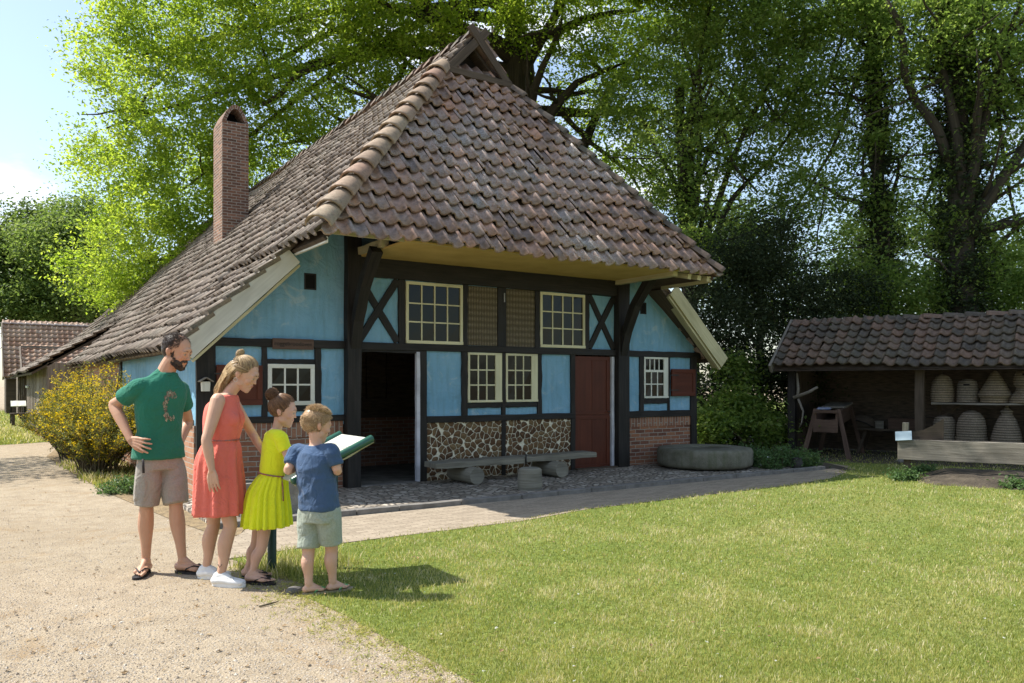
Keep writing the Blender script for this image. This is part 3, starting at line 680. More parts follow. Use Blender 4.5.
# vents
for x0, x1, z0, z1 in ((-.56, -.395, 2.71, 2.93), (5.48, 5.62, 2.68, 2.885)):
    m = MB(); m.box(x0, x1, -.010, .0, z1-.02, z1); m.box(x0, x1, -.010, .0, z0, z0+.02); m.box(x0, x0+.02, -.010, .0, z0+.02, z1-.02); m.box(x1-.02, x1, -.010, .0, z0+.02, z1-.02)
    f = m.build('vent_opening', 'tarred_timber', H); m = MB(); m.poly([(x0+.01, -.003, z0+.01), (x1-.01, -.003, z0+.01), (x1-.01, -.003, z1-.01), (x0+.01, -.003, z1-.01)]); m.build('vent_shadow_board', 'black_void', f)
# little sign above the left window
m = MB(); m.box(-1.0, -.45, -.065, -.046, 1.905, 2.045); sg = m.build('name_board', 'brown_wood', H, .003)
fc = bpy.data.curves.new('lettering', 'FONT'); fc.body = 'roggebroodoven'; fc.size = .075; fc.align_x = 'CENTER'; fc.align_y = 'CENTER'; fc.extrude = .001
fo = bpy.data.objects.new('lettering', fc); COL.objects.link(fo); fo.location = (-.725, -.0675, 1.975); fo.rotation_euler = (R(90), 0, 0); fc.materials.append(MATS['tarred_timber'])
bpy.context.view_layer.update()
lm = bpy.data.meshes.new_from_object(fo.evaluated_get(bpy.context.evaluated_depsgraph_get())); lo = bpy.data.objects.new('lettering', lm); COL.objects.link(lo); lo.parent = sg; lo.matrix_local = fo.matrix_local.copy(); bpy.data.objects.remove(fo)
# interior behind the open door
m = MB(); m.box(-1.79, -1.78, .15, 4, 0, 1.9); m.box(2.4, 2.41, .15, 3.2, 0, 3.1); m.box(-1.8, 2.4, .15, 3.2, 2.2, 2.25); m.build('partition_or_black_sheet', 'inner_dark_wood', H)
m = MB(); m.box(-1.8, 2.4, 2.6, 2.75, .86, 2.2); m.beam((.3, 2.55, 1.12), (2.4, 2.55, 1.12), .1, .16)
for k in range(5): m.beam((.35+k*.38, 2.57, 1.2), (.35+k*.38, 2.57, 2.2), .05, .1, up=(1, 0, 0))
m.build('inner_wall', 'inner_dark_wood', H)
m = MB(); m.box(-1.8, 2.4, 2.58, 2.75, 0, .86, wall=True); m.build('inner_brick_wall', 'brick_inner_lifted', H)
m = MB(); m.box(-1.8, 6.7, .1, 13, -.04, .02); m.build('inner_floor', 'old_stone', H)
# chimney
C0 = (.17, 7.3); cw, cdp, ct = .56, .76, 7.12
m = MB()
x0, x1, y0, y1 = C0[0], C0[0]+cw, C0[1], C0[1]+cdp
for P in ([(x0, y0), (x1, y0)], [(x1, y0), (x1, y1)], [(x1, y1), (x0, y1)], [(x0, y1), (x0, y0)]):
    (a, b), (c, d) = P; m.poly([(a, b, 4.0), (c, d, 4.0), (c, d, ct), (a, b, ct)])
ch = m.build('chimney', 'brick_chimney', H)
# arched cap: two leaning brick sheets forming a pointed hood open front and back
m = MB(); AP = []
for k in range(13):
    a = math.pi*k/12; AP.append(((x0+x1)/2-math.cos(a)*cw/2, ct+(1-abs(math.cos(a))**2.1)*.38))
AI = []
for k in range(13):
    a = math.pi*k/12; AI.append(((x0+x1)/2-math.cos(a)*(cw/2-.085), ct+(1-abs(math.cos(a))**2.1)*.29))
L = 0
for k in range(12):
    L2 = L+math.dist(AP[k], AP[k+1])
    (xa, za), (xb, zb) = AP[k], AP[k+1]; (ia, ja), (ib, jb) = AI[k], AI[k+1]
    m.poly([(xa, y0, za), (xa, y1, za), (xb, y1, zb), (xb, y0, zb)], [(L, 0), (L, cdp), (L2, cdp), (L2, 0)])
    m.poly([(ia, y0, ja), (ib, y0, jb), (ib, y1, jb), (ia, y1, ja)], [(L, 0), (L2, 0), (L2, cdp), (L, cdp)])
    m.poly([(xa, y0-.006, za), (xb, y0-.006, zb), (ib, y0-.006, jb), (ia, y0-.006, ja)], [(0, L), (0, L2), (.1, L2), (.1, L)])
    m.poly([(xb, y1, zb), (xa, y1, za), (ia, y1, ja), (ib, y1, jb)], [(0, L), (0, L2), (.1, L2), (.1, L)]); L = L2
m.build('chimney_hood', 'brick_chimney', ch)
m = MB(); m.box(x0+.09, x1-.09, y0+.12, y1-.12, ct-.01, ct+.004); m.poly([(p, (y0+y1)/2, q) for p, q in AI]+[(x1-.1, (y0+y1)/2, ct), (x0+.1, (y0+y1)/2, ct)]); m.build('flue', 'black_void', ch)
m = MB(); m.beam((x0-.08, y0-.05, 4.33), (x0+.02, y0-.12, 4.42), .1, .05, seg=3, wob=.02); m.beam((x0-.05, y0, 4.36), (x0-.03, y1, 4.36), .12, .05, seg=5, wob=.015); m.build('mortar_flashing', 'white_paint', ch)

# rear barn wall below the low slope
m = MB()
y = 13.5
while y < 34:
    w_ = random.uniform(.13, .2)
    if 24.2 < y < 25.4 or 28.0 < y < 29.3:
        if m.v: m.build('board_wall', 'barn_board', H); m = MB()
    else: m.box(-2.72+random.uniform(-.012, .012), -2.66, y, y+w_-.008, 0.02 if y > 17 else .18, 1.9)
    y += w_
m.build('board_wall', 'barn_board', H)
m = MB(); m.box(-2.65, -2.6, 13.45, 34, 0, 1.9); m.build('partition_or_black_sheet', 'black_void', H)  # flat black sheet stands in for the dark inside behind the openings
m = MB(); m.box(-2.7, -1.8, 13.40, 13.46, 0, 2.0); m.build('board_wall', 'barn_board', H)
m = MB(); m.box(-2.80, -2.62, 13.4, 17, 0, .18, wall=True); m.build('brick_plinth', 'brick_sun', H)
for y in (24.1, 25.45, 27.9, 29.35):
    m = MB(); m.beam((-2.76, y, 0), (-2.76, y, 1.85), .1, .14, up=(0, 1, 0)); m.build('post', 'old_timber', H)
m = MB(); m.beam((-2.76, 22.0, 1.35), (-2.76, 23.4, 1.35), .05, .07); m.build('rail', 'pale_board', H)

# far barn closing the yard
FB = thing('far_barn', (-3.2, 38, 0), 0, 'distant brick red tiled barn standing behind the long farmhouse roof', 'barn')
m = MB(); nf = Vector((0, -1, .95)).normalized()
tiles(m, (0, -2.9, 1.75), (1, 0, 0), (0, 2.9, 2.75), nf, 12, math.hypot(2.9, 2.75), .24, .33); m.build('roof', 'tile_far', FB)
m = MB(); m.box(.1, 12, -2.6, .5, 0, 1.9, wall=True); m.build('wall', 'old_timber', FB)
m = MB(); m.poly([(.08, -2.6, 1.9), (.08, .0, 4.4), (.08, 2.6, 1.9)]); m.poly([(.05, -2.9, 1.7), (.05, 0, 4.42), (12, 0, 4.42), (12, -2.9, 1.7)]); m.poly([(.05, 0, 4.42), (.05, 2.9, 1.7), (12, 2.9, 1.7), (12, 0, 4.42)]); m.build('gable', 'barn_board', FB)
m = MB(); m.beam((-.03, -3.0, 1.72), (-.03, 0, 4.55), .05, .22); m.build('bargeboard', 'barn_board', FB)
m = MB(); ridge_tiles(m, (0, 0, 4.55), (12, 0, 4.55), (0, 0, 1)); m.build('ridge', 'tile_red', FB)
FS = thing('tiled_lean_to', (-2.5, 34.8, 0), 0, 'small lean-to tiled in brown pantiles in front of the distant barn', 'shed')
m = MB(); tiles(m, (0, -2, 1.75), (1, 0, 0), (0, 2, 1.4), Vector((0, -1.4, 2)), 8, 2.45, .26, .34); m.build('roof', 'tile_far', FS)
m = MB(); m.beam((-.05, -2, 1.8), (-.05, 0, 3.2), .05, .2); m.beam((0, 0, 3.25), (8, 0, 3.25), .05, .12); m.build('bargeboard', 'barn_board', FS)
m = MB(); m.box(.05, 8, -1.7, 0, 0, 1.75); m.build('wall', 'barn_board', FS)
# ================================================================== foliage helpers
def leaf_cloud(centers, per, spread, size, flat=.6, rng=RNG, aspect=.62, up_bias=.5):
    """many small leaf faces gathered round cluster centres"""
    C = np.repeat(centers, per, axis=0); N = len(C)
    off = rng.normal(size=(N, 3))*spread*np.repeat(rng.uniform(.45, 1.6, len(centers)), per)[:, None]; off[:, 2] *= flat
    P = C+off
    n = rng.normal(size=(N, 3)); n[:, 2] = np.abs(n[:, 2])+up_bias; n /= np.linalg.norm(n, axis=1)[:, None]
    a = rng.normal(size=(N, 3)); a -= n*(a*n).sum(1)[:, None]; a /= np.linalg.norm(a, axis=1)[:, None]
    b = np.cross(n, a); s = size*rng.uniform(.5, 1.35, (N, 1))
    L, W = s*.5, s*.5*aspect
    bend = n*s*.12
    V = np.stack([P-a*L, P-b*W*.9+a*L*.1+bend, P+a*L, P+b*W*.9+a*L*.1+bend], 1).reshape(-1, 3)
    F = np.arange(N*4).reshape(N, 4)
    clr = np.repeat(rng.uniform(0, 1, len(centers)), per)*.5+rng.uniform(0, 1, N)*.5
    return V, F, np.clip(clr, .001, 1)
def in_blobs(blobs, n, rng=RNG, shell=.55):
    """cluster centres spread in ellipsoid blobs (x,y,z,rx,ry,rz,weight)"""
    out = []
    W = np.array([b[3]*b[4]*b[5] for b in blobs])**.75; W /= W.sum()
    for b, w in zip(blobs, W):
        k = max(3, int(n*w)); d = rng.normal(size=(k, 3)); d /= np.linalg.norm(d, axis=1)[:, None]
        r = rng.uniform(0, 1, (k, 1))**(1/3.0); r = shell+(1-shell)*r
        r = np.where(rng.uniform(0, 1, (k, 1)) < .25, rng.uniform(.15, .8, (k, 1)), r)
        out.append(np.array(b[:3])+d*r*np.array(b[3:6]))
    return np.concatenate(out)
def limb(mb, p0, p1, r0, r1, rng=random, n=7, sag=.0, wob=.12):
    p0, p1 = Vector(p0), Vector(p1); L = (p1-p0).length; k = max(4, int(L/.7)); P = []; Rr = []
    ph = [rng.uniform(0, 6) for _ in range(3)]
    for i in range(k+1):
        t = i/k; q = p0.lerp(p1, t); e = math.sin(math.pi*t)
        q += Vector((math.sin(t*5+ph[0]), math.sin(t*4+ph[1]), math.sin(t*6+ph[2])*.7))*wob*e*min(L*.12, .5); q.z += sag*e*L
        P.append(q); Rr.append(r0+(r1-r0)*t)
    mb.tube(P, Rr, n); return P
def tree(name, label, base, trunk_top, r0, blobs, nclus, per, spread, size, mat, limbs=10, fork=.35, group=None, bark='bark', extra=(), up=.5, ivy=0):
    base = Vector(base)
    T = thing(name, tuple(base), 0, label, 'tree', group)
    m = MB(); tt = Vector(trunk_top)-base
    k = 8; P = []; Rr = []
    for i in range(k+1):
        t = i/k; P.append(tt*t+Vector((math.sin(t*4+base.x)*.15, math.sin(t*3+base.y)*.15, 0))*t); Rr.append(r0*(1.35 if i == 0 else 1)*(1-.55*t))
    m.tube(P, Rr, 12)
    m.build('trunk', bark, T)
    m = MB(); rel = [tuple(Vector(b[:3])-base)+tuple(b[3:6]) for b in blobs]
    for j in range(limbs):
        b = rel[j % len(rel)]; t = fork+(1-fork)*random.random(); i = t*k; i0 = min(int(i), k-1)
        st = P[i0].lerp(P[i0+1], i-i0); en = Vector(b[:3])+Vector((random.uniform(-.5, .5)*b[3], random.uniform(-.5, .5)*b[4], random.uniform(-.3, .6)*b[5]))
        rr = r0*(1-.55*t)*.55; Q = limb(m, st, en, rr, .03, sag=.06, wob=.5)
        for q in range(4):
            s2 = Q[random.randint(len(Q)//3, len(Q)-2)]; d = Vector((random.gauss(0, 1), random.gauss(0, 1), random.gauss(.3, .6))).normalized()
            limb(m, s2, s2+d*random.uniform(1.0, 2.6), rr*.35, .012, n=5, wob=.4)
    for (a, b, ra, rb) in extra: limb(m, Vector(a)-base, Vector(b)-base, ra, rb, wob=.5, sag=.03)
    m.build('branches', bark, T)
    C = in_blobs(rel, nclus)
    V, F, A = leaf_cloud(C, per, spread, size, up_bias=up)
    np_mesh('crown', V, F, mat, {'rnd': A}, T)
    if ivy:
        c = []
        for _ in range(ivy):
            t = random.random()*.95; i = t*k; i0 = min(int(i), k-1); q = P[i0].lerp(P[i0+1], i-i0); a = random.uniform(0, 6.28); rr = r0*(1-.5*t)+random.uniform(0, .22)
            c.append((q.x+math.cos(a)*rr, q.y+math.sin(a)*rr, q.z))
        V, F, A = leaf_cloud(np.array(c), 26, .16, .11); np_mesh('ivy', V, F, 'leaf_hedge', {'rnd': A}, T)
    return T
def B(px, py, Z, rpx, rz=None, ry=None):
    """crown lobe seen at photo position px,py and Z metres off"""
    X = (px-512)/795*Z; z = 1.45-(py-384)/795*Z; p = cam2w(X, Z, z); r = rpx/795*Z
    return (p.x, p.y, p.z, r, ry or r, rz or r*.8)

# ---- the great oak behind the house
oak_blobs = [B(140, 60, 25, 62), B(130, 150, 25, 50), B(190, 105, 24, 70), B(175, 215, 25, 60), B(250, 40, 24, 70), B(270, 150, 25, 70), B(240, 240, 26, 62), B(330, 90, 24, 70),
             B(350, 20, 23, 62), B(420, 60, 24, 66), B(180, 0, 24, 80), B(330, 190, 27, 62), B(300, -50, 23, 100), B(440, -40, 23, 90), B(560, 20, 24, 62), B(610, 90, 25, 58), B(640, 170, 26, 50), B(590, -60, 24, 90),
             B(660, 30, 25, 60), B(110, 270, 27, 45), B(700, 110, 26, 46), B(480, 130, 29, 60), B(560, 190, 29, 50), B(130, 215, 28, 46), B(190, 270, 28, 50), B(100, 165, 27, 36), B(240, 310, 29, 46), B(150, 300, 29, 44), B(210, 170, 28, 50)]
oak_over = [(4.2, 3.5, 12.6, 1.9, 1.9, 1.0), (6.2, 5, 13.2, 2.2, 2.2, 1.2), (3, 6, 13.4, 1.8, 1.8, 1.0), (8.3, 4.6, 13, 2.2, 2.2, 1.2), (7.2, 2.4, 12.6, 1.8, 1.8, 1.0), (10.5, 4, 12.5, 2.0, 2.0, 1.2), (5.6, .9, 12.3, 1.5, 1.5, .9), (2.0, 4.4, 12.9, 1.5, 1.5, .9), (3.3, 2.4, 12.4, 1.4, 1.4, .8), (7.4, .4, 12.6, 1.3, 1.3, .8)]
ob = cam2w((522-512)/795*25, 25, 0); ot = cam2w((512-512)/795*25, 25, 15)
def at(px, py, Z): p = cam2w((px-512)/795*Z, Z, 1.45-(py-384)/795*Z); return tuple(p)
tree('oak_tree', 'huge spreading oak with bright sunlit leaves behind the farmhouse', ob, ot, .62, oak_blobs+oak_over*4, 5300, 80, .29, .125, 'leaf_oak', 23, .32, up=.35,
     extra=[(at(510, 70, 25), at(385, 52, 24.2), .22, .15), (at(385, 52, 24.2), at(330, 62, 23.8), .15, .12), (at(330, 62, 23.8), at(262, 105, 23.6), .12, .06), (at(385, 52, 24.2), at(300, 20, 24), .10, .03),
            (at(515, 60, 25), at(430, 12, 24), .25, .18), (at(430, 12, 24), at(370, -30, 23), .18, .1), (at(520, 90, 25), at(620, 95, 24.6), .12, .04), (at(525, 40, 25), at(640, 10, 24), .2, .05), (at(640, 190, 26), at(560, 110, 25), .04, .1)]+[(ot, (x_, y_, z_), .09, .02) for x_, y_, z_ in ((4.2, 3.5, 12.8), (6.2, 5, 13.4), (3, 6, 13.6), (8.3, 4.6, 13.2), (10.5, 4, 12.7), (5.6, .9, 12.5), (2.0, 4.4, 13.1), (3.3, 2.4, 12.6), (7.4, .4, 12.8))])
# ---- trees right of the house, dark against the sky
tree('beech_tree', 'tall leafy tree directly right of the oak above the house hip', cam2w(5.2, 23, 0), cam2w(5.0, 23, 10), .28,
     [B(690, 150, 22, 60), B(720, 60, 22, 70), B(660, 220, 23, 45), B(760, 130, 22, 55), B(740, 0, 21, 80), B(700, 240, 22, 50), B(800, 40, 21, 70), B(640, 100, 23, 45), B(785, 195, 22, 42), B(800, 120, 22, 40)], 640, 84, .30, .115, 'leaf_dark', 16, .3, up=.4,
     extra=[(at(700, 95, 22), at(730, 150, 21.8), .05, .03), (at(730, 150, 21.8), at(745, 190, 21.5), .05, .02)])
tree('ivy_clad_tree', 'slim tree with ivy covered trunk, left of the two standing behind the bee shed', cam2w((893-512)/795*21, 21, 0), cam2w((868-512)/795*21, 21, 13), .20,
     [B(850, 110, 21, 62), B(830, 200, 21, 48), B(880, 30, 21, 70), B(800, 90, 21, 48), B(870, 260, 21, 40), B(920, 150, 21, 44), B(820, -20, 21, 80), B(800, 260, 22, 40)], 430, 84, .28, .11, 'leaf_dark', 14, .35, ivy=560, up=.4)
tree('ivy_clad_tree', 'thick ivy wrapped tree forking above the right half of the bee shed', cam2w((968-512)/795*19.5, 19.5, 0), cam2w((958-512)/795*19.5, 19.5, 13), .36,
     [B(960, 70, 19.5, 70), B(1010, 150, 19.5, 60), B(930, 0, 19, 70), B(1020, 30, 19, 80), B(990, 240, 19.5, 42), B(930, 210, 20, 40), B(1060, 90, 19, 60), B(1080, 220, 19, 50)], 480, 84, .28, .11, 'leaf_dark', 16, .35, ivy=900, up=.4,
     extra=[(at(955, 170, 19.5), at(915, 100, 19.3), .15, .09), (at(915, 100, 19.3), at(885, 0, 19), .10, .07), (at(965, 150, 19.5), at(1010, 40, 19), .16, .08), (at(985, 290, 19.5), at(925, 255, 19), .05, .03), (at(965, 230, 19.5), at(1024, 180, 19), .08, .03)])
# far screen of trees seen through the gaps
far = [(560, 60, 40, 62), (640, 40, 42, 40), (760, 50, 38, 62), (860, 60, 40, 50), (960, 60, 37, 60), (1060, 60, 38, 60), (700, 30, 35, 45)]
for i, (px, r, Z, hh) in enumerate(far[2:6]):
    bl = [B(px+random.uniform(-30, 30), 310-k*28, Z, 36) for k in range(4)]
    tree('woodland_tree', ['dense tree in the wood behind the house corner, lowest of the wood', 'woodland tree seen through the gap between house and ivy clad trees', 'woodland tree seen between the two ivy clad trunks', 'woodland tree at the right edge behind the bee shed'][i],
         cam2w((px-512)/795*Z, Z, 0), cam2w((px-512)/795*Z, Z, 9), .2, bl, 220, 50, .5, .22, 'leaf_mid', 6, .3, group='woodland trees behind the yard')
# trees at the left edge
tree('bushy_tree', 'bushy sunlit tree left of the oak above the barn roofs', cam2w(-24, 47, 0), cam2w(-24, 47, 6), .3,
     [B(60, 250, 47, 42), B(110, 290, 46, 42), B(90, 225, 49, 34), B(140, 300, 46, 30), B(50, 300, 47, 34), B(30, 240, 51, 20)], 800, 60, .5, .22, 'leaf_soft', 10, .3)
tree('grey_green_tree', 'darker grey green tree at the left edge of the view', cam2w(-30, 48, 0), cam2w(-30, 48, 7), .35,
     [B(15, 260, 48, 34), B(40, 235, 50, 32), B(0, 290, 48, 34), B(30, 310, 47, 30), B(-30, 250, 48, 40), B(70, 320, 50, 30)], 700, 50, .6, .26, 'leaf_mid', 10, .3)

# ---- dark evergreen shrubs between house and shed
def shrub(name, label, blobs, n, per, spread, size, mat, cat='shrub', stems=14, group=None, base=None, up=.5):
    bx = sum(b[0] for b in blobs)/len(blobs); by = sum(b[1] for b in blobs)/len(blobs)
    base = Vector(base) if base else Vector((bx, by, 0)); T = thing(name, tuple(base), 0, label, cat, group); m = MB()
    rel = [tuple(Vector(b[:3])-base)+tuple(b[3:6]) for b in blobs]
    for j in range(stems):
        b = rel[j % len(rel)]; limb(m, (random.uniform(-.3, .3), random.uniform(-.3, .3), 0), Vector(b[:3])+Vector((random.uniform(-.6, .6)*b[3], random.uniform(-.6, .6)*b[4], random.uniform(-.2, .6)*b[5])), .03, .008, n=5, wob=.4)
    m.build('stem', 'twig', T)
    V, F, A = leaf_cloud(in_blobs(rel, n), per, spread, size, up_bias=up); V[:, 2] = np.maximum(V[:, 2], .01); np_mesh('foliage', V, F, mat, {'rnd': A}, T); return T
shrub('holly_shrub', 'tall dark evergreen shrub right behind the house corner', [B(720, 330, 18.5, 50), B(705, 400, 18, 38), B(735, 270, 19, 42), B(760, 370, 18, 42), B(710, 440, 17.5, 24)], 520, 60, .27, .085, 'leaf_hedge')
shrub('holly_shrub', 'dark evergreen thicket left behind the bee shed', [B(790, 300, 19, 46), B(800, 380, 18.5, 42), B(770, 250, 19.5, 42), B(765, 425, 18, 30), B(840, 300, 20, 40)], 500, 60, .27, .085, 'leaf_hedge')
shrub('elder_shrub', 'lighter green leafy shrub low behind the millstone, in front of the evergreens', [B(715, 425, 16.5, 22), B(740, 405, 17, 24), B(765, 430, 16.6, 20), B(735, 370, 17.5, 20)], 190, 50, .2, .10, 'leaf_dark', stems=10)
shrub('undergrowth_shrub', 'dark leafy undergrowth behind the bee shed roof', [B(880, 300, 20, 36), B(930, 290, 20, 34), B(980, 295, 20, 38), B(1020, 280, 20, 40), B(1060, 320, 19, 60)], 500, 56, .26, .10, 'leaf_dark')

# ---- broom bush in front of the side wall: long arching twigs set with small leaves and yellow flowers
def broom(label, cx, cy, n, hgt, rad, seed):
    rg = random.Random(seed); T = thing('broom_bush', (cx, cy, 0), 0, label, 'bush'); m = MB(); pts = []; fl = []
    for i in range(n):
        a = rg.uniform(0, 6.28); r = rg.uniform(0, .35)*rad; lean = rg.uniform(.15, 1.0); h = hgt*rg.uniform(.45, 1.0)*(1-.35*lean); ox, oy = math.cos(a)*r, math.sin(a)*r*2.0
        P = []
        for k in range(9):
            t = k/8; P.append(Vector((ox+math.cos(a)*rad*lean*t**1.3, oy+math.sin(a)*rad*1.9*lean*t**1.3, h*(t-.30*lean*t**3))))
        m.tube(P, [.008*(1-.8*k/8)+.0015 for k in range(9)], 4, False)
        for k in range(3, 9):
            for q in range(rg.randint(2, 4)):
                b = P[k-1].lerp(P[k], rg.random()); d = Vector((rg.gauss(0, 1), rg.gauss(0, 1), rg.gauss(.9, .5))).normalized(); L = rg.uniform(.10, .34)
                m.tube([b, b+d*L*.5, b+d*L+Vector((0, 0, .02))], [.003, .002, .001], 3, False)
                for s in range(4): pts.append(b+d*L*(s+.6)/4.4); fl.append(rg.random())
    m.build('stem', 'twig', T)
    C = np.array([tuple(p) for p in pts]); V, F, A = leaf_cloud(C, 5, .022, .034, flat=1.0, aspect=.6)
    h = np.repeat(np.array(fl), 5); zz = C[np.arange(len(C)).repeat(5), 2]; yel = (h < .12+.36*np.clip(zz/1.4, 0, 1))
    A = np.where(yel, .6+.4*A, A*.5); np_mesh('foliage', V, F, 'leaf_broom', {'rnd': A}, T)
broom('yellow flowering broom bush arching over the side path beside the man', -2.55, 4.2, 150, 2.15, .85, 3)
broom('tall thin broom bush with yellow tips, farther along the side wall', -2.62, 7.3, 150, 2.1, .75, 5)

# ---- herbs and weeds
def herb(name, label, cx, cy, rx, ry, h, n, per, size, mat='leaf_weed', group=None, flowers=0):
    T = thing(name, (cx, cy, 0), 0, label, 'plant', group); m = MB(); c = []
    for i in range(n):
        a = random.uniform(0, 6.28); r = math.sqrt(random.random()); x, y = math.cos(a)*rx*r, math.sin(a)*ry*r; hh = h*random.uniform(.5, 1)*(1-.5*r*r)
        m.tube([(x, y, 0), (x*1.05, y*1.05, hh*.6), (x*1.12, y*1.12, hh)], .003, 3, False)
        for k in range(4): c.append((x*(1+.1*k/4), y*(1+.1*k/4), hh*(k+1)/4))
    m.build('stem', 'twig', T); V, F, A = leaf_cloud(np.array(c), per, size*.9, size, flat=.6, aspect=.5); V[:, 2] = np.maximum(V[:, 2], .005)
    np_mesh('foliage', V, F, mat, {'rnd': A}, T)
    if flowers:
        c2 = np.array(c)[np.random.RandomState(4).choice(len(c), flowers)]; c2[:, 2] += .05; V, F, A = leaf_cloud(c2, 8, .012, .03); np_mesh('blossom', V, F, 'flower_white', {'rnd': A}, T)
    return T
def G(px, py): Z = 1.45*795/(py-384); p = cam2w((px-512)/795*Z, Z, 0); return p.x, p.y
for i, (px, py, rx, ry, h, n, lb, fl) in enumerate([
    (785, 468, .80, .45, .40, 150, 'mound of nettles and white flowers beyond the millstone', 7), (745, 462, .55, .5, .35, 70, 'low green weeds directly behind the millstone', 0),
    (903, 480, .26, .14, .17, 36, 'small clump of weeds at the foot of the plank post', 0), (925, 474, .2, .1, .16, 18, 'young weeds against the dark bank under the plank', 0), (1015, 489, .2, .12, .18, 14, 'tiny seedling at the bank, far right', 0),
    (132, 492, .35, .3, .22, 50, 'low green weeds at the foot of the broom bush', 0)]):
    x, y = G(px, py); herb('weed_patch', lb, x, y, rx, ry, h, n, 9, .055, flowers=fl)
herb('climbing_plant', 'green leafy plant growing behind the stone trough', -1.75, -.35, .12, .10, .75, 34, 8, .05)

# ---- grass
def pip(px, py, poly):
    ins = np.zeros(len(px), bool); n = len(poly)
    for i in range(n):
        x0, y0 = poly[i]; x1, y1 = poly[(i+1) % n]
        c = ((y0 > py) != (y1 > py)) & (px < (x1-x0)*(py-y0)/(y1-y0+1e-12)+x0); ins ^= c
    return ins
def grass(name, poly, Z0, Z1, n, h, wd, xr=(-.7, .72), seed=1, power=2.0, pad=0.0):
    rg = np.random.default_rng(seed)
    # density falls with distance so that screen density stays even
    u = rg.uniform(0, 1, n); Z = 1/((1/Z0)*(1-u)+(1/Z1)*u) if power == 2 else Z0+(Z1-Z0)*u
    X = rg.uniform(xr[0], xr[1], n)*Z
    wx = CAM.x+X*CT+Z*ST; wy = CAM.y-X*ST+Z*CT
    jt = .02+.09*rg.uniform(0, 1, n)**4; nx = wx+rg.normal(0, 1, n)*jt; ny = wy+rg.normal(0, 1, n)*jt
    k = pip(nx, ny, poly); wx, wy, Z = wx[k], wy[k], Z[k]; N = len(wx)
    pat = np.array([noise.noise(Vector((a*.7, b*.7, 2)))+1.0*noise.noise(Vector((a*3.1, b*3.1, 5))) for a, b in zip(wx, wy)])
    hh = h*rg.uniform(.45, 1.25, N)*(1+.35*pat)*np.clip(Z/8, .8, 1.6)**.3; w_ = wd*np.clip(Z/5, .8, 2.4)
    a = rg.uniform(0, 6.283, N); dx, dy = np.cos(a), np.sin(a); ln = rg.uniform(.1, .9, N)*hh; b = rg.uniform(0, 6.283, N)
    base = np.stack([wx, wy, np.full(N, .002)], 1); d = np.stack([dx*w_, dy*w_, np.zeros(N)], 1)/2
    tip = base+np.stack([np.cos(b)*ln, np.sin(b)*ln, hh], 1); mid = base+np.stack([np.cos(b)*ln*.35, np.sin(b)*ln*.35, hh*.6], 1)
    V = np.stack([base-d, base+d, mid+d*.7, tip, mid-d*.7], 1).reshape(-1, 3)
    i = np.arange(N)*5; F = np.concatenate([np.stack([i, i+1, i+2, i+4], 1)]); T3 = np.stack([i+4, i+2, i+3, i+3], 1)
    r = np.clip(rg.uniform(0, .85, N)+.42*pat, .01, .9); r = np.where(rg.uniform(0, 1, N) < .05+.10*np.clip(pat*2, 0, 1), 1.0, r)
    # quads + tip triangles
    me = bpy.data.meshes.new(name); nq = len(F)
    me.vertices.add(len(V)); me.vertices.foreach_set('co', V.astype(np.float32).ravel())
    loops = np.concatenate([F.ravel(), T3[:, :3].ravel()]); me.loops.add(len(loops)); me.loops.foreach_set('vertex_index', loops.astype(np.int32))
    me.polygons.add(nq*2); me.polygons.foreach_set('loop_start', np.concatenate([np.arange(nq)*4, nq*4+np.arange(nq)*3]).astype(np.int32))
    at_ = me.attributes.new('rnd', 'FLOAT', 'FACE'); at_.data.foreach_set('value', np.concatenate([r, r]).astype(np.float32))
    me.materials.append(MATS['grass_blade']); me.update(calc_edges=True)
    o = bpy.data.objects.new(name, me); COL.objects.link(o); tag(o, kind='stuff')
    return o
o = grass('grass', LAWN, 2.9, 19, 380000, .029, .0044); tag(o, 'short sunlit grass of the lawn in front of the farmhouse', 'grass')
o = grass('grass', LAWN2, 18, 60, 30000, .07, .012, xr=(-.8, -.45), seed=2); tag(o, 'sunlit grass strip along the boarded barn wall', 'grass')
# longer tufts along edges and round the board post
o = grass('grass', [(-2.48, -4.35), (-2.05, -4.65), (-1.6, -4.3), (-1.7, -3.7), (-2.1, -3.75), (-2.5, -3.9)], 5.0, 7.5, 9000, .11, .006, seed=5, xr=(-.5, -.1)); tag(o, 'longer uncut grass round the foot of the information board', 'grass')
o = grass('grass', [(-2.1, 1.2), (-1.95, 1.2), (-1.95, 6.2), (-3.0, 6.2), (-2.8, 2.0)], 10, 18, 9000, .09, .008, seed=6, xr=(-.6, -.3)); tag(o, 'sparse grass along the foot of the side wall', 'grass')
# daisies
rg = np.random.default_rng(3); c = []
while len(c) < 45:
    Z = 1/rg.uniform(1/16, 1/3.5); X = rg.uniform(-.3, .66)*Z; p = cam2w(X, Z, .045)
    if pip(np.array([p.x]), np.array([p.y]), LAWN)[0]: c.append(tuple(p))
V, F, A = leaf_cloud(np.array(c), 5, .003, .011, up_bias=3); o = np_mesh('daisies', V, F, 'flower_white', {'rnd': A}); tag(o, 'tiny white daisies scattered over the lawn', 'daisies', kind='stuff')
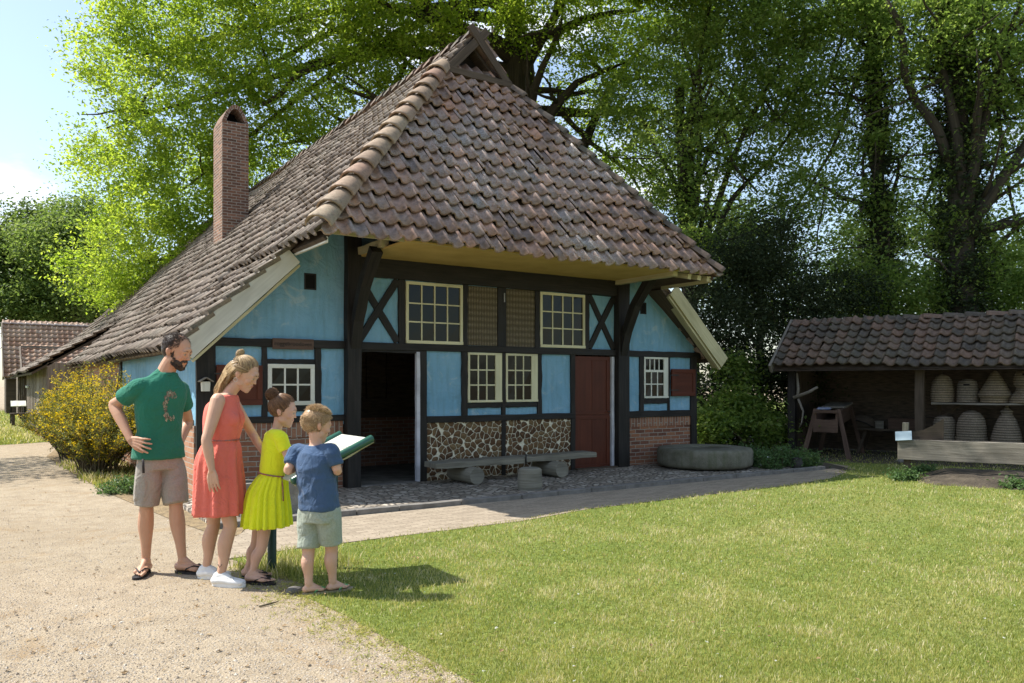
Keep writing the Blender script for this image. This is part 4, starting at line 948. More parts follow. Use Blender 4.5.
# loose stones on the gravel
def pebbles(n, seed, Z0, Z1, xr, s0, s1, poly_not, mat, name, label):
    rg = np.random.default_rng(seed); u = rg.uniform(0, 1, n); Z = 1/((1/Z0)*(1-u)+(1/Z1)*u); X = rg.uniform(xr[0], xr[1], n)*Z
    wx = CAM.x+X*CT+Z*ST; wy = CAM.y-X*ST+Z*CT; k = ~pip(wx, wy, poly_not) & ~((wx > -2.2) & (wy > -3.6)); wx, wy = wx[k], wy[k]; N = len(wx); s = rg.uniform(s0, s1, N)*(1+1.2*(rg.uniform(0, 1, N) > .99))
    T8 = np.array([(1, 0, 0), (0, 1, 0), (-1, 0, 0), (0, -1, 0), (0, 0, .8), (0, 0, -.4)])
    q = T8[None]*s[:, None, None]*rg.uniform(.6, 1.3, (N, 6, 1)); a = rg.uniform(0, 6.28, N); ca, sa = np.cos(a)[:, None], np.sin(a)[:, None]
    q = np.stack([q[..., 0]*ca-q[..., 1]*sa, q[..., 0]*sa+q[..., 1]*ca, q[..., 2]], -1)+np.stack([wx, wy, s*.15], 1)[:, None]
    f = np.array([(0, 1, 4), (1, 2, 4), (2, 3, 4), (3, 0, 4)]); F = (np.arange(N)*6)[:, None, None]+f[None]
    o = np_mesh(name, q.reshape(-1, 3), F.reshape(-1, 3), mat, {'rnd': np.repeat(rg.uniform(0, 1, N), 4)}, tri=True); tag(o, label, 'gravel', kind='stuff')
t = NT('pebble'); t.fin(t.ramp(t.attr('rnd').outputs['Fac'], [(0, (.20, .16, .12)), (.4, (.40, .34, .27)), (.8, (.52, .46, .38)), (1, (.55, .50, .42))]), .8)
pebbles(60000, 8, 2.7, 14, (-.7, .1), .002, .006, LAWN, 'pebble', 'gravel', 'fine pale gravel scattered over the sandy path')
# trees across the yard behind the photographer: they reflect in the window panes and green the shade
for i, (X, Z, lb) in enumerate([(-9, -15, 'broad tree across the yard opposite the left half of the farmhouse'), (3, -18, 'broad tree across the yard opposite the farmhouse doors'), (14, -13, 'broad tree across the yard opposite the right house corner')]):
    c = cam2w(X, Z); bl = [(c.x+random.uniform(-3, 3), c.y+random.uniform(-3, 3), 3.2+k*1.5, 3.2, 3.2, 2.2) for k in range(6)]
    tree('yard_tree', lb, (c.x, c.y, 0), (c.x, c.y, 9), .35, bl, 260, 40, .7, .34, 'leaf_mid', 8, .25)

tree('side_tree', 'airy young tree standing off to the left of the gravel path', (-7.4, 8.4, 0), (-7.3, 8.4, 6), .12, [(-7.2, 8.4, 6.2, 1.7, 1.7, 1.3), (-8.2, 7.2, 5.2, 1.4, 1.4, 1.1), (-7.0, 9.6, 5.6, 1.5, 1.5, 1.2)], 130, 40, .3, .12, 'leaf_oak', 8, .4)

# ragged grass creeping into the gravel along the lawn edge, and bits of litter
def edge_tufts(n, seed):
    rg = random.Random(seed); c = []
    E_ = LAWN[1:11]
    for _ in range(n):
        k = rg.randrange(len(E_)-1); a, b = E_[k], E_[k+1]; t = rg.random(); off = abs(rg.gauss(0, .16)); c.append((a[0]+(b[0]-a[0])*t-off, a[1]+(b[1]-a[1])*t+rg.gauss(0, .04), .008))
    V, F, A = leaf_cloud(np.array(c), 9, .022, .032, flat=.35, aspect=.16, up_bias=.0); V[:, 2] = np.maximum(V[:, 2], .002)
    tag(np_mesh('grass', V, F, 'grass_blade', {'rnd': A}), 'short grass tufts creeping from the lawn edge into the gravel', 'grass', kind='stuff')
edge_tufts(700, 4)
rg = np.random.default_rng(12); n = 1500; Z = 1/rg.uniform(1/13, 1/3, n); X = rg.uniform(-.66, .6, n)*Z; c = np.stack([CAM.x+X*CT+Z*ST, CAM.y-X*ST+Z*CT, np.full(n, .006)], 1)
inl = pip(c[:, 0], c[:, 1], LAWN); c[inl, 2] = .034; c = c[(~inl | (rg.uniform(0, 1, n) < .16)) & ~((c[:, 0] > -2.2) & (c[:, 1] > -3.6))]
V, F, A = leaf_cloud(c, 1, .0, .028, up_bias=4); t = NT('dry_leaf'); t.fin(t.ramp(t.attr('rnd').outputs['Fac'], [(0, (.10, .06, .03)), (.6, (.26, .17, .08)), (1, (.40, .30, .16))]), .8)
tag(np_mesh('litter', V, F, 'dry_leaf', {'rnd': A}), 'dry fallen leaf bits strewn over gravel and lawn', 'leaf litter', kind='stuff')
# ================================================================== log bench, stump, millstone, trough
def plank(m, x0, x1, y0, y1, z0, z1, seg=8, w=.008):
    m.beam((x0, (y0+y1)/2, (z0+z1)/2), (x1, (y0+y1)/2, (z0+z1)/2), y1-y0, z1-z0, up=(0, 0, 1), seg=seg, wob=w)
T = thing('log_bench', (2.6, -.45, .035), 0, 'low weathered plank bench resting on two logs before the stone wall', 'bench')
m = MB(); m.beam((-1.50, .02, .275), (.0, .02, .28), .36, .085, seg=9, wob=.010); m.build('plank', 'bench_wood', T, .008)
m = MB(); m.beam((.02, .03, .285), (1.42, .06, .29), .34, .08, seg=9, wob=.010); m.build('plank', 'bench_wood', T, .008)
for x in (-.95, .55):
    m = MB(); m.tube([(x-.02, .30, .12), (x, 0, .12), (x+.01, -.34, .12)], [.112, .117, .122], 18); m.build('log', 'bench_wood', T, .006)
m = MB(); m.tube([(.01, -.17, .37), (.01, -.17, .22)], .012, 6); m.build('iron_peg', 'black_iron', T)
T = thing('tree_stump', (2.0, -1.58, .035), .2, 'rough hewn wooden chopping stump standing in front of the log bench', 'stump')
m = MB(); m.lathe([(.165, -.02), (.17, .06), (.165, .18), (.158, .27), (.13, .29)], n=14, wob=.08); m.build('stump_block', 'bench_wood', T, .008)
T = thing('millstone', (6.14, -.88, .03), 0, 'large round mossy millstone lying flat by the right house corner', 'millstone')
m = MB(); m.lathe([(.74, .03), (.79, .06), (.80, .10), (.80, .29), (.775, .335), (.70, .345), (.12, .345), (.12, .26), (.0001, .26)], n=56, wob=.004); m.build('stone_disc', 'millstone_grit', T)
for a in (.3, 2.4, 4.5):
    m = MB(); x, y = .5*math.cos(a), .5*math.sin(a); m.beam((x-.12, y, .01), (x+.12, y, .01), .16, .05, seg=2, wob=.012); m.build('support_block', 'old_stone', T, .006)
T = thing('stone_trough', (-1.50, -1.60, .03), 0, 'grey weathered stone trough standing before the left brick plinth', 'trough')
m = MB()
m.beam((-.36, -.16, .18), (.36, -.16, .18), .07, .37, seg=6, wob=.008); m.beam((-.36, .16, .18), (.36, .16, .18), .07, .37, seg=6, wob=.008)
m.beam((-.33, -.125, .18), (-.33, .125, .18), .08, .37, seg=2, wob=.003); m.beam((.33, -.125, .18), (.33, .125, .18), .08, .37, seg=2, wob=.003); m.beam((-.29, 0, .13), (.29, 0, .13), .25, .24, seg=3, wob=.004)
m.build('basin', 'old_stone', T, .01)
# little wall lantern / nest box at the left corner post
T = thing('nest_box', (-1.84, -.10, 1.36), 0, 'small pale wooden nest box fixed to the left corner post', 'nest box')
m = MB(); m.hexa([(-.045, -.04, 0), (.045, -.04, 0), (.045, .04, 0), (-.045, .04, 0), (-.05, -.04, .12), (.05, -.04, .12), (.05, .04, .12), (-.05, .04, .12)]); m.build('box_body', 'pale_board', T, .003)
m = MB(); m.beam((-.08, -.01, .12), (.0, -.01, .17), .012, .13, up=(0, 1, 0), wob=.001); m.beam((.0, -.01, .17), (.08, -.01, .12), .012, .13, up=(0, 1, 0), wob=.001); m.build('roof', 'grey_timber', T)

# ================================================================== bee shed (long axis local x runs towards the camera's right)
SA = math.atan2(-.938, .345)
S = thing('bee_shed', (9.62, -.05, 0), SA, 'open fronted wooden bee shed with a red tiled pitched roof', 'shed')
SM = Matrix.Translation((9.62, -.05, 0)) @ Matrix.Rotation(SA, 4, 'Z')
def sw(x, y, z): return SM @ Vector((x, y, z))
# local +x along front to the right, local +y away from viewer (depth)
L_ = 6.2
m = MB(); slope = Vector((0, 1.35, .97)); nn = Vector((0, -.97, 1.35)).normalized()
tiles(m, (-.28, -.35, 1.76), (1, 0, 0), slope, nn, L_+.43, slope.length, .205, .245, amp=1.0, jit=1.6, sag=lambda a, y: .035*math.sin(a*.9+1)+.02*noise.noise(Vector((a, y, 4))))
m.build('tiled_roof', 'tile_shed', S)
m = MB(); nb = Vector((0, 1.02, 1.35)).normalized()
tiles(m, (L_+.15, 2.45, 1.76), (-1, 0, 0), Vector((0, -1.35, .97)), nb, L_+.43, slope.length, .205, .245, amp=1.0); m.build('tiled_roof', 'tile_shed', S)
m = MB(); ridge_tiles(m, (-.28, 1.05, 2.755), (L_+.2, 1.05, 2.755), (0, 0, 1), .36, .11, .09); m.build('ridge', 'tile_shed', S)
m = MB(); m.beam((-.32, -.40, 1.75), (-.32, 1.05, 2.78), .05, .17, seg=4); m.build('bargeboard', 'grey_timber', S, .004)
m = MB(); m.beam((-.32, 2.5, 1.75), (-.32, 1.05, 2.78), .05, .17, seg=4); m.build('bargeboard', 'grey_timber', S, .004)
m = MB()
for q in ((-.35, -.32, 1.06, 1.77), ): pass
P = [(-.28, -.33, 1.74), (L_+.1, -.33, 1.74), (L_+.1, 1.05, 2.71), (-.28, 1.05, 2.71)]; m.poly(P); m.poly([(x, y, z-.03) for x, y, z in reversed(P)])
P = [(L_+.1, 2.43, 1.74), (-.28, 2.43, 1.74), (-.28, 1.05, 2.71), (L_+.1, 1.05, 2.71)]; m.poly(P); m.poly([(x, y, z-.03) for x, y, z in reversed(P)])
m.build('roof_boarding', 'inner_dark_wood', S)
m = MB(); m.beam((-.25, -.02, 1.78), (L_, -.02, 1.78), .10, .12, seg=14, wob=.006); m.build('eave_beam', 'tarred_timber', S)
for x in (0.0, 2.34, 4.9):
    m = MB(); m.beam((x, 0, 0), (x, 0, 1.76), .15, .15, up=(1, 0, 0), seg=6, wob=.007); m.build('post', 'tarred_timber' if x != 2.34 else 'old_timber', S, .006)
for x in (.7, 1.5, 2.3, 3.1):
    m = MB(); m.beam((x, .05, 1.78), (x, .95, 2.50), .06, .09, seg=4); m.build('rafter', 'brown_wood', S)
m = MB()
for k in range(42): a = -.05+k*.15; m.box(a, a+.1495, 2.0+random.uniform(-.01, .01), 2.03, .02, 2.15)
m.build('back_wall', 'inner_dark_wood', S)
m = MB()
for k in range(14): a = .02+k*.142; m.box(-.06, -.03, a, a+.134, .02, 2.1)
m.build('side_wall', 'old_timber', S)
m = MB(); m.beam((0, 1.96, 1.25), (L_, 1.96, 1.25), .08, .09, seg=6); m.build('rail', 'old_timber', S)
m = MB(); plank(m, 2.52, L_, .05, .50, 1.075, 1.11, 10); m.build('shelf', 'grey_timber', S, .004)
m = MB(); plank(m, 2.52, L_, .05, .60, .36, .40, 10); m.build('shelf', 'grey_timber', S, .004)
m = MB(); m.beam((2.6, .52, .4), (2.6, .52, 1.75), .07, .07, up=(1, 0, 0)); m.beam((2.55, .5, .75), (2.95, .5, 1.06), .05, .05); m.build('shelf_bracket', 'old_timber', S)

# ---- straw bee skeps
def coil(prof, step=.045, depth=.014):
    out = []; 
    for i in range(len(prof)-1):
        (r0, z0), (r1, z1) = prof[i], prof[i+1]; L = math.hypot(r1-r0, z1-z0); k = max(1, int(L/(step/4)))
        for j in range(k):
            t = j/k; out.append((r0+(r1-r0)*t, z0+(z1-z0)*t))
    out.append(prof[-1]); s = 0; res = []
    for i, (r, z) in enumerate(out):
        if i: s += math.hypot(r-out[i-1][0], z-out[i-1][1])
        res.append((max(1e-4, r-depth*(1-abs(math.sin(math.pi*s/step)))), z))
    return res
def skep(x, y, z, prof, label, mat='skep_straw', hole=None, band=None, knob=None, rz=0, kind='basket'):
    prof = [(r*1.06, h*1.24) for r, h in prof]; hole = (hole[0]*1.06, hole[1]*1.24) if hole else None; knob = knob*1.24 if knob else None; band = (band[0]*1.06, band[1], band[2]) if band else None
    p = sw(x, y, z); T = thing('bee_skep', tuple(p), SA+rz, label, 'bee skep', 'woven straw bee skeps in the shed')
    m = MB(); m.lathe(coil(prof), n=30, wob=.012); m.build('straw_body', mat, T)
    if hole: m = MB(); m.box(-.05, .05, -hole[0]-.004, -hole[0]+.06, hole[1], hole[1]+.03); m.build('flight_hole', 'black_void', T)
    if band: m = MB(); m.lathe(coil([(band[0], band[1]), (band[0]+.004, band[1]+band[2])], .02, .004), n=30); m.build('skirt', mat, T)
    if knob: m = MB(); m.tube([(0, 0, knob-.03), (.01, 0, knob+.03)], [.03, .02], 8); m.build('knob', mat, T)
dome = lambda r, h: [(r*.97, 0), (r, h*.25), (r*.97, h*.5), (r*.86, h*.72), (r*.62, h*.90), (r*.3, h*.98), (.001, h)]
tub = lambda r, h: [(r, 0), (r*1.02, h*.4), (r*.98, h*.72), (r*.82, h*.92), (r*.45, h*.99), (.001, h)]
bell = [(.22, 0), (.225, .06), (.27, .105), (.245, .15), (.19, .24), (.125, .35), (.06, .44), (.001, .48)]
cone = [(.24, 0), (.235, .08), (.20, .2), (.145, .33), (.085, .42), (.10, .45), (.045, .49), (.001, .55)]
skep(2.68, .27, 1.11, dome(.195, .42), 'yellowish domed straw skep, first on the upper shelf beside the post')
skep(3.09, .27, 1.11, tub(.17, .35), 'brown skep with a small flight slit, second on the upper shelf', hole=(.16, .25), mat='skep_grey')
skep(3.52, .27, 1.11, bell, 'bell shaped pointed straw skep with a flared rim on the upper shelf', hole=(.20, .155))
skep(4.00, .27, 1.11, [(.26, 0), (.25, .08), (.17, .17), (.15, .21), (.19, .27), (.195, .36), (.15, .45), (.001, .5)], 'waisted straw skep at the right end of the upper shelf', hole=(.18, .40))
skep(2.71, .27, .40, tub(.185, .37), 'narrow grey skep, first on the lower shelf beside the post', mat='skep_grey')
skep(3.15, .27, .40, dome(.24, .46), 'widest domed straw skep with a banded foot on the lower shelf', band=(.243, .0, .09), mat='skep_grey')
skep(3.70, .27, .40, cone, 'tall conical hooded skep tied at the tip on the lower shelf', mat='skep_grey', knob=.53)
skep(4.20, .27, .40, tub(.20, .36), 'low round skep at the right end of the lower shelf', mat='skep_grey')

# ---- workbench / straw cutter with splayed legs
w0 = sw(.72, .35, 0)
T = thing('chaff_cutter', tuple(w0), SA+R(94), 'old wooden chaff cutting trough on splayed legs under the shed roof', 'workbench')
T.scale = (1.12, 1.12, 1.14)
m = MB()
m.beam((-.75, -.17, .66), (.78, -.17, .78), .035, .26, seg=4); m.beam((-.75, .17, .66), (.78, .17, .78), .035, .26, seg=4); m.beam((-.70, 0, .58), (.78, 0, .70), .31, .03, seg=4); m.build('trough', 'brown_wood', T, .004)
m = MB(); m.beam((-.05, 0, .86), (.80, 0, .92), .40, .035, seg=4); m.build('cover_board', 'grey_timber', T, .004)
m = MB(); m.beam((-.765, -.20, .56), (-.765, .20, .56), .04, .22); m.beam((-.77, -.2, .80), (-.77, .2, .80), .03, .05); m.build('front_frame', 'brown_wood', T, .004)
for x, y, dx, dy in ((-.62, -.18, -.12, -.20), (-.62, .18, -.12, .20), (.62, -.18, .14, -.20), (.62, .18, .14, .20)):
    m = MB(); m.beam((x+dx, y+dy, 0), (x, y, .84), .06, .075, up=(0, 1, 0), seg=4); m.build('leg', 'brown_wood', T, .004)
T = thing('blue_cloth', tuple(sw(.62, .05, .93)), SA+R(94), 'folded faded blue cloth lying on the chaff cutter', 'cloth')
m = MB(); m.beam((-.18, 0, .02), (.14, .02, .035), .24, .03, seg=5, wob=.010); MATS_B = simple('blue_cloth', (.16, .20, .34), (.42, .45, .52), 16, .9, .4, .01, 60); m.build('folded_cloth', 'blue_cloth', T, .008)
# low table with boxes at the back
T = thing('low_table', tuple(sw(1.55, 1.35, 0)), SA, 'low rough plank table standing at the back of the shed', 'table')
m = MB(); plank(m, -.55, 1.0, -.3, .3, .50, .54); m.build('tabletop', 'old_timber', T, .004)
for x, s in ((-.45, -1), (.9, 1)):
    for y in (-.22, .22): m = MB(); m.beam((x+s*.1-.0, y, 0), (x-s*.05, y*.6, .5), .06, .06, up=(0, 1, 0)); m.build('leg', 'old_timber', T)
def crate(x, y, z, w_, d, h, label, mat, rz=0, name='wooden_box'):
    T = thing(name, tuple(sw(x, y, z)), SA+rz, label, 'box'); m = MB()
    m.box(-w_/2, w_/2, -d/2, -d/2+.015, 0, h); m.box(-w_/2, w_/2, d/2-.015, d/2, 0, h); m.box(-w_/2, -w_/2+.015, -d/2+.015, d/2-.015, 0, h); m.box(w_/2-.015, w_/2, -d/2+.015, d/2-.015, 0, h); m.box(-w_/2+.015, w_/2-.015, -d/2+.015, d/2-.015, 0, .015); m.build('box_sides', mat, T, .003)
    m = MB(); m.box(-w_/2-.01, w_/2+.01, -d/2-.01, d/2+.01, h+.001, h+.02); m.build('lid', mat, T, .003); return T
crate(1.42, 1.2, .54, .16, .16, .13, 'small pale wooden block box on the low table', 'grey_timber')
crate(1.85, 1.2, .54, .50, .3, .20, 'wide flat brown box on the low table', 'brown_wood')
crate(2.35, 1.2, .54, .42, .3, .23, 'dusty brown box at the right end of the low table', 'old_timber')
T = thing('leather_saddle', tuple(sw(1.05, 1.25, .54)), SA, 'dark hump of worn leather harness lying on the low table', 'harness')
m = MB(); m.lathe([(.26, 0), (.27, .08), (.20, .2), (.09, .26), (.0001, .27)], n=20, wob=.12, sx=1, sy=.6); m.build('harness_pad', 'old_timber', T)
m = MB(); m.tube([(-.2, -.1, .05), (-.05, -.17, .16), (.12, -.15, .1), (.25, -.14, .02)], .015, 6); m.build('strap', 'tarred_timber', T)
# wooden hook frame hanging from the shed's end
T = thing('wooden_yoke', tuple(sw(.12, -.02, 1.05)), SA, 'pale wooden bracket hanging on the left shed post', 'wooden tool')
m = MB(); m.tube([(0, -.08, .62), (.03, -.09, .3), (.02, -.1, .12)], [.02, .03, .035], 8); m.build('upright', 'grey_timber', T)
m = MB(); m.tube([(-.06, -.11, .12), (.25, -.13, .24), (.42, -.14, .34)], [.035, .032, .026], 8); m.build('arm', 'grey_timber', T)
m = MB(); m.tube([(.03, -.1, .1), (.13, -.1, -.15), (.10, -.1, -.38), (.05, -.1, -.48)], [.025, .02, .016, .01], 8); m.build('lower_hook', 'grey_timber', T)

# ---- plank fence of the raised bed in front of the shed
p0 = Vector(cam2w((902-512)/795*12.3, 12.3)); p1 = Vector(cam2w((1024-512)/795*11.45, 11.45)); fa = math.atan2((p1-p0).y, (p1-p0).x)
F_ = thing('plank_fence', tuple(p0), fa, 'wide weathered plank fence on short posts at the right', 'fence')
m = MB(); m.beam((-.06, 0, .44), (3.2, 0, .44), .05, .31, seg=16, wob=.007); m.build('plank', 'grey_timber', F_, .006)
for x in (.07, 2.6): m = MB(); m.beam((x, .09, 0), (x, .09, .58), .10, .10, up=(1, 0, 0), seg=5, wob=.006); m.build('post', 'old_timber', F_, .005)
m = MB(); m.beam((.04, .12, .60), (.04, .12, .85), .11, .09, up=(1, 0, 0), seg=3); m.build('post_stub', 'bench_wood', F_, .005)
T = thing('notice_card', tuple(p0+Vector((0, 0, .60))), fa, 'small pale blue notice card leaning on the plank fence end', 'sign')
simple('card_blue', (.30, .40, .47), (.36, .46, .52), 6, .5, 0)
m = MB(); m.box(-.115, .115, -.012, .0, 0, .15, Matrix.Translation((.03, -.05, -.02)) @ Matrix.Rotation(R(-5), 4, 'Y') @ Matrix.Rotation(R(-25), 4, 'X')); m.build('card', 'card_blue', T, .003)
T = thing('curved_board', tuple(p0+Vector((0, 0, .58))), fa, 'dark curved offcut board standing behind the plank fence', 'board')
m = MB(); pts = [(.10, .0), (.56, .0), (.56, .34), (.42, .24), (.28, .16), (.10, .12)]
m.poly([(x, .16, z) for x, z in pts]); m.poly([(x, .19, z) for x, z in reversed(pts)])
for i in range(len(pts)): a, b = pts[i], pts[(i+1) % len(pts)]; m.poly([(a[0], .16, a[1]), (a[0], .19, a[1]), (b[0], .19, b[1]), (b[0], .16, b[1])])
m.build('board_panel', 'old_timber', T)
# soil bank behind the plank
m = MB(); FM = Matrix.Translation(p0) @ Matrix.Rotation(fa, 4, 'Z'); nx, ny = 44, 18; b = len(m.v)
for j in range(ny+1):
    for i in range(nx+1):
        x = -.05+i*.10; y = -1.0+j*.12+.10*noise.noise(Vector((i*.25, 3, 7))); t = min(1, j/8); e = min(1, i/3)
        e = max(0, min(1, (x-.12+.25*noise.noise(Vector((y*3, 1, 5))))/.5)); z = -.02+.13*t*t*(3-2*t)*e+.04*noise.noise(Vector((x*2.5, y*2.5, 1)))*(t > 0)+.015*noise.noise(Vector((x*9, y*9, 1)))*(t > 0); z = max(z, -.02)
        if j == ny: z = 0
        m.v.append(tuple(FM @ Vector((x, y, z))))
for j in range(ny):
    for i in range(nx): a = b+j*(nx+1)+i; m.face((a, a+1, a+nx+2, a+nx+1), [(0, 0)]*4, True)
tag(m.build('soil_bank', 'dark_soil'), kind='structure')
# hand water pump pot (dark pot in the weeds)
x, y = G(797, 471); T = thing('black_pot', (x, y, .0), 0, 'small black pot half hidden among the nettles', 'pot')
m = MB(); m.lathe([(.05, .0), (.09, .05), (.10, .14), (.07, .2), (.08, .22), (.06, .22), (.055, .15), (.0001, .1)], n=16); m.build('pot_body', 'black_iron', T)
x, y = G(901, 463); T = thing('pale_stone', (x, y, 0), .4, 'small pale fieldstone on the shed floor edge by the fence', 'stone')
m = MB(); m.lathe([(.05, .0), (.07, .03), (.05, .07), (.0001, .085)], n=10, wob=.15); m.build('pebble_body', 'kerb_stone', T)
x, y = G(294, 593); T = thing('kerb_boulder', (x, y, 0), .5, 'small rounded grey boulder at the lawn edge by the boy', 'stone')
m = MB(); m.lathe([(.04, -.01), (.06, .015), (.045, .04), (.0001, .048)], n=12, wob=.15, sx=1.2, sy=.7); m.build('boulder_body', 'kerb_stone', T)
x, y = G(270, 606); T = thing('fallen_twig', (x, y, .008), 0, 'thin dry brown twig lying on the gravel', 'twig')
m = MB(); m.tube([(-.07, 0, 0), (0, .01, .004), (.07, .05, 0)], [.006, .007, .003], 6); m.build('twig_stick', 'twig', T)

# ---- far info sign and bench by the barn wall
T = thing('small_sign', (-2.98, 23.5, 0), 0, 'distant tilted pale sign panel on posts by the barn wall', 'sign')
m = MB(); m.beam((-.25, 0, .74), (.22, 0, .74), .4, .03, up=(0, -.5, 1)); m.build('sign_panel', 'white_paint', T)
for x in (-.24, .18): m = MB(); m.beam((x, 0, 0), (x, 0, .74), .06, .06, up=(1, 0, 0)); m.build('post', 'tarred_timber', T)
T = thing('garden_seat', (-3.0, 21.9, 0), 0, 'distant small wooden bench standing in front of the barn wall', 'bench')
m = MB(); m.beam((-.3, .0, .42), (.3, 0, .42), .35, .06); m.build('seat', 'old_timber', T)
for x in (-.2, .2): m = MB(); m.beam((x, 0, 0), (x, 0, .39), .1, .3, up=(0, 1, 0)); m.build('leg', 'old_timber', T)

# ================================================================== information desk board
simple('post_green', (.010, .038, .028), (.014, .05, .036), 3, .45, .05, spec=.4)
GM = simple('green_enamel', (.018, .085, .055), (.024, .10, .065), 3, .3, .05, spec=.5)
IB = thing('information_board', (-2.05, -4.52, 0), 0, 'tilted reading board with white sheet between two green tubes', 'information board')
# local +x = up the slope (house u); y across; tilt 25 degrees
tl_ = R(25); top = Vector((.33, 0, 1.045)); dn_ = Vector((-math.cos(tl_), 0, -math.sin(tl_)))
Lp, W2 = .66, .31
nb_ = Vector((-math.sin(tl_), 0, math.cos(tl_)))
for s_ in (-1, 1):
    m = MB(); a = top+Vector((0, s_*W2, 0)); bpt = a+dn_*Lp
    m.tube([a-dn_*.012, a-dn_*.006, a, bpt, bpt+dn_*.006, bpt+dn_*.012], [.014, .025, .028, .028, .025, .014], 16); m.build('tube_rail', 'green_enamel', IB)
    m = MB(); a2 = a-nb_*.030; m.beam(a2-nb_*.004, a2-nb_*.004+dn_*Lp, .03, .01, up=nb_); m.build('brass_strip', 'cream_board', IB)
def pp(t, y, h=0): return top+dn_*t+Vector((0, y, 0))+nb_*h
m = MB(); m.hexa([pp(Lp, -W2+.01, -.012), pp(0, -W2+.01, -.012), pp(0, W2-.01, -.012), pp(Lp, W2-.01, -.012), pp(Lp, -W2+.01, 0), pp(0, -W2+.01, 0), pp(0, W2-.01, 0), pp(Lp, W2-.01, 0)]); simple('panel_print', (.46, .46, .40), (.54, .54, .47), 6, .5, 0); pb = m.build('panel', 'panel_print', IB)
simple('print_ink', (.10, .12, .10), (.30, .28, .22), 30, .6, 0); simple('print_pale', (.50, .55, .42), (.62, .60, .48), 20, .6, 0)
m = MB()
for k in range(11):
    for q in range(2):
        y = .20-q*.24; t0 = .14+k*.022
        x_ = 0
        while x_ < .19:
            w_ = random.uniform(.012, .035)
            if x_+w_ > .2: break
            P = [pp(t0, y-x_, .0012), pp(t0, y-x_-w_, .0012), pp(t0+.006, y-x_-w_, .0012), pp(t0+.006, y-x_, .0012)]; m.poly(P); x_ += w_+.006
tag(m.build('printed_text', 'print_ink', pb), kind='stuff')
m = MB(); m.poly([pp(.45, .22, .0012), pp(.45, -.2, .0012), pp(.62, -.2, .0012), pp(.62, .22, .0012)]); m.poly([pp(.04, .2, .0012), pp(.04, -.05, .0012), pp(.07, -.05, .0012), pp(.07, .2, .0012)]); tag(m.build('printed_picture', 'print_pale', pb), kind='stuff')
for (lx, ly, zt) in ((-.08, .26, .82), (.18, -.05, .95)):
    pass
# two posts: the front one stands between girl and boy, the other under the upper end
MI = Vector((-2.05, -4.52, 0))
q0 = Vector(cam2w((272-512)/795*6.15, 6.15)) - MI; q1 = Vector(cam2w((333.5-512)/795*6.25, 6.25)) - MI
for q, zt in ((q0, .80), (q1, .96)):
    m = MB(); m.tube([(q.x, q.y, 0), (q.x, q.y, .03), (q.x, q.y, zt)], [.036, .034, .034], 14); m.build('post', 'post_green', IB)
m = MB(); m.beam((q0.x, q0.y, .78), tuple(pp(.5, .0, -.04)), .05, .05); m.beam(tuple(pp(.5, 0, -.04)), (q1.x, q1.y, .92), .05, .05); m.beam(tuple(pp(.4, -.28, -.045)), tuple(pp(.4, .28, -.045)), .05, .03, up=nb_); m.build('cross_bracket', 'green_enamel', IB)
# ================================================================== people
def skin_mat(name, base, dark):
    t = NT(name); v = t.co('Object'); f = t.noise(v, 9, 4); g = t.noise(v, 120, 3)
    c = t.mix(t.ramp(f, [(.35, (0, 0, 0)), (.7, (.5, .5, .5))]), base, dark)
    lip = t.attr('lip'); c = t.mix(lip.outputs['Fac'], c, (base[0]*.72, base[1]*.42, base[2]*.42))
    bl = t.attr('blush'); c = t.mix(bl.outputs['Fac'], c, (base[0]*.95, base[1]*.68, base[2]*.6))
    t.p.inputs['Subsurface Weight'].default_value = .12; t.p.inputs['Subsurface Radius'].default_value = (.012, .005, .003)
    return t.fin(c, .52, t.bump(g, .15, .002), .35)
skin_mat('skin_man', (.54, .315, .205), (.43, .23, .145)); skin_mat('skin_woman', (.58, .36, .25), (.50, .28, .19))
skin_mat('skin_girl', (.60, .37, .27), (.50, .29, .20)); skin_mat('skin_boy', (.62, .38, .27), (.54, .30, .20))
def cloth_mat(name, c, weave=500, rough=.85, k=.8, trans=0, melange=0, fold=.55):
    t = NT(name); v = t.co('Object'); f = t.noise(v, 5, 4); g = t.noise(v, weave, 2); g2 = t.noise(v, 90, 3)
    col = t.mix(t.ramp(f, [(.3, (0, 0, 0)), (.7, (.35, .35, .35))]), c, tuple(x*k for x in c))
    if melange: col = t.mix(t.ramp(g2, [(.35, (0, 0, 0)), (.65, (melange,)*3)]), col, tuple(min(1, x*1.7) for x in c))
    t.p.inputs['Sheen Weight'].default_value = .12
    wv = t.noise(t.co('Object', (1, 1, .75)), 9, 3, .5, 1.4); wr = t.math('ABSOLUTE', t.math('SUBTRACT', wv, .5))
    return t.fin(col, rough, t.bump(g2, .12, .003, t.bump(wr, fold, .05)), .15)
cloth_mat('tee_green', (.022, .165, .105)); cloth_mat('shorts_grey', (.30, .275, .235), melange=.18); cloth_mat('dress_coral', (.72, .17, .125), k=.92)
cloth_mat('dress_yellow', (.78, .84, .03), k=.95); cloth_mat('tee_blue', (.055, .10, .185)); cloth_mat('shorts_sage', (.30, .34, .28), melange=.25)
def hair_mat(name, a, b):
    t = NT(name); at_ = t.attr('rnd'); v = t.co('Object'); f = t.noise(v, 60, 3)
    c = t.ramp(t.math('MULTIPLY_ADD', f, .5, t.math('MULTIPLY', at_.outputs['Fac'], .6)), [(.25, a), (.85, b)]); t.fin(c, .42, None, .45)
hair_mat('hair_dark', (.030, .019, .013), (.095, .06, .04)); hair_mat('hair_blond', (.20, .125, .06), (.52, .38, .20))
hair_mat('hair_brown', (.085, .042, .020), (.26, .14, .065)); hair_mat('hair_fair', (.32, .20, .10), (.66, .48, .27))
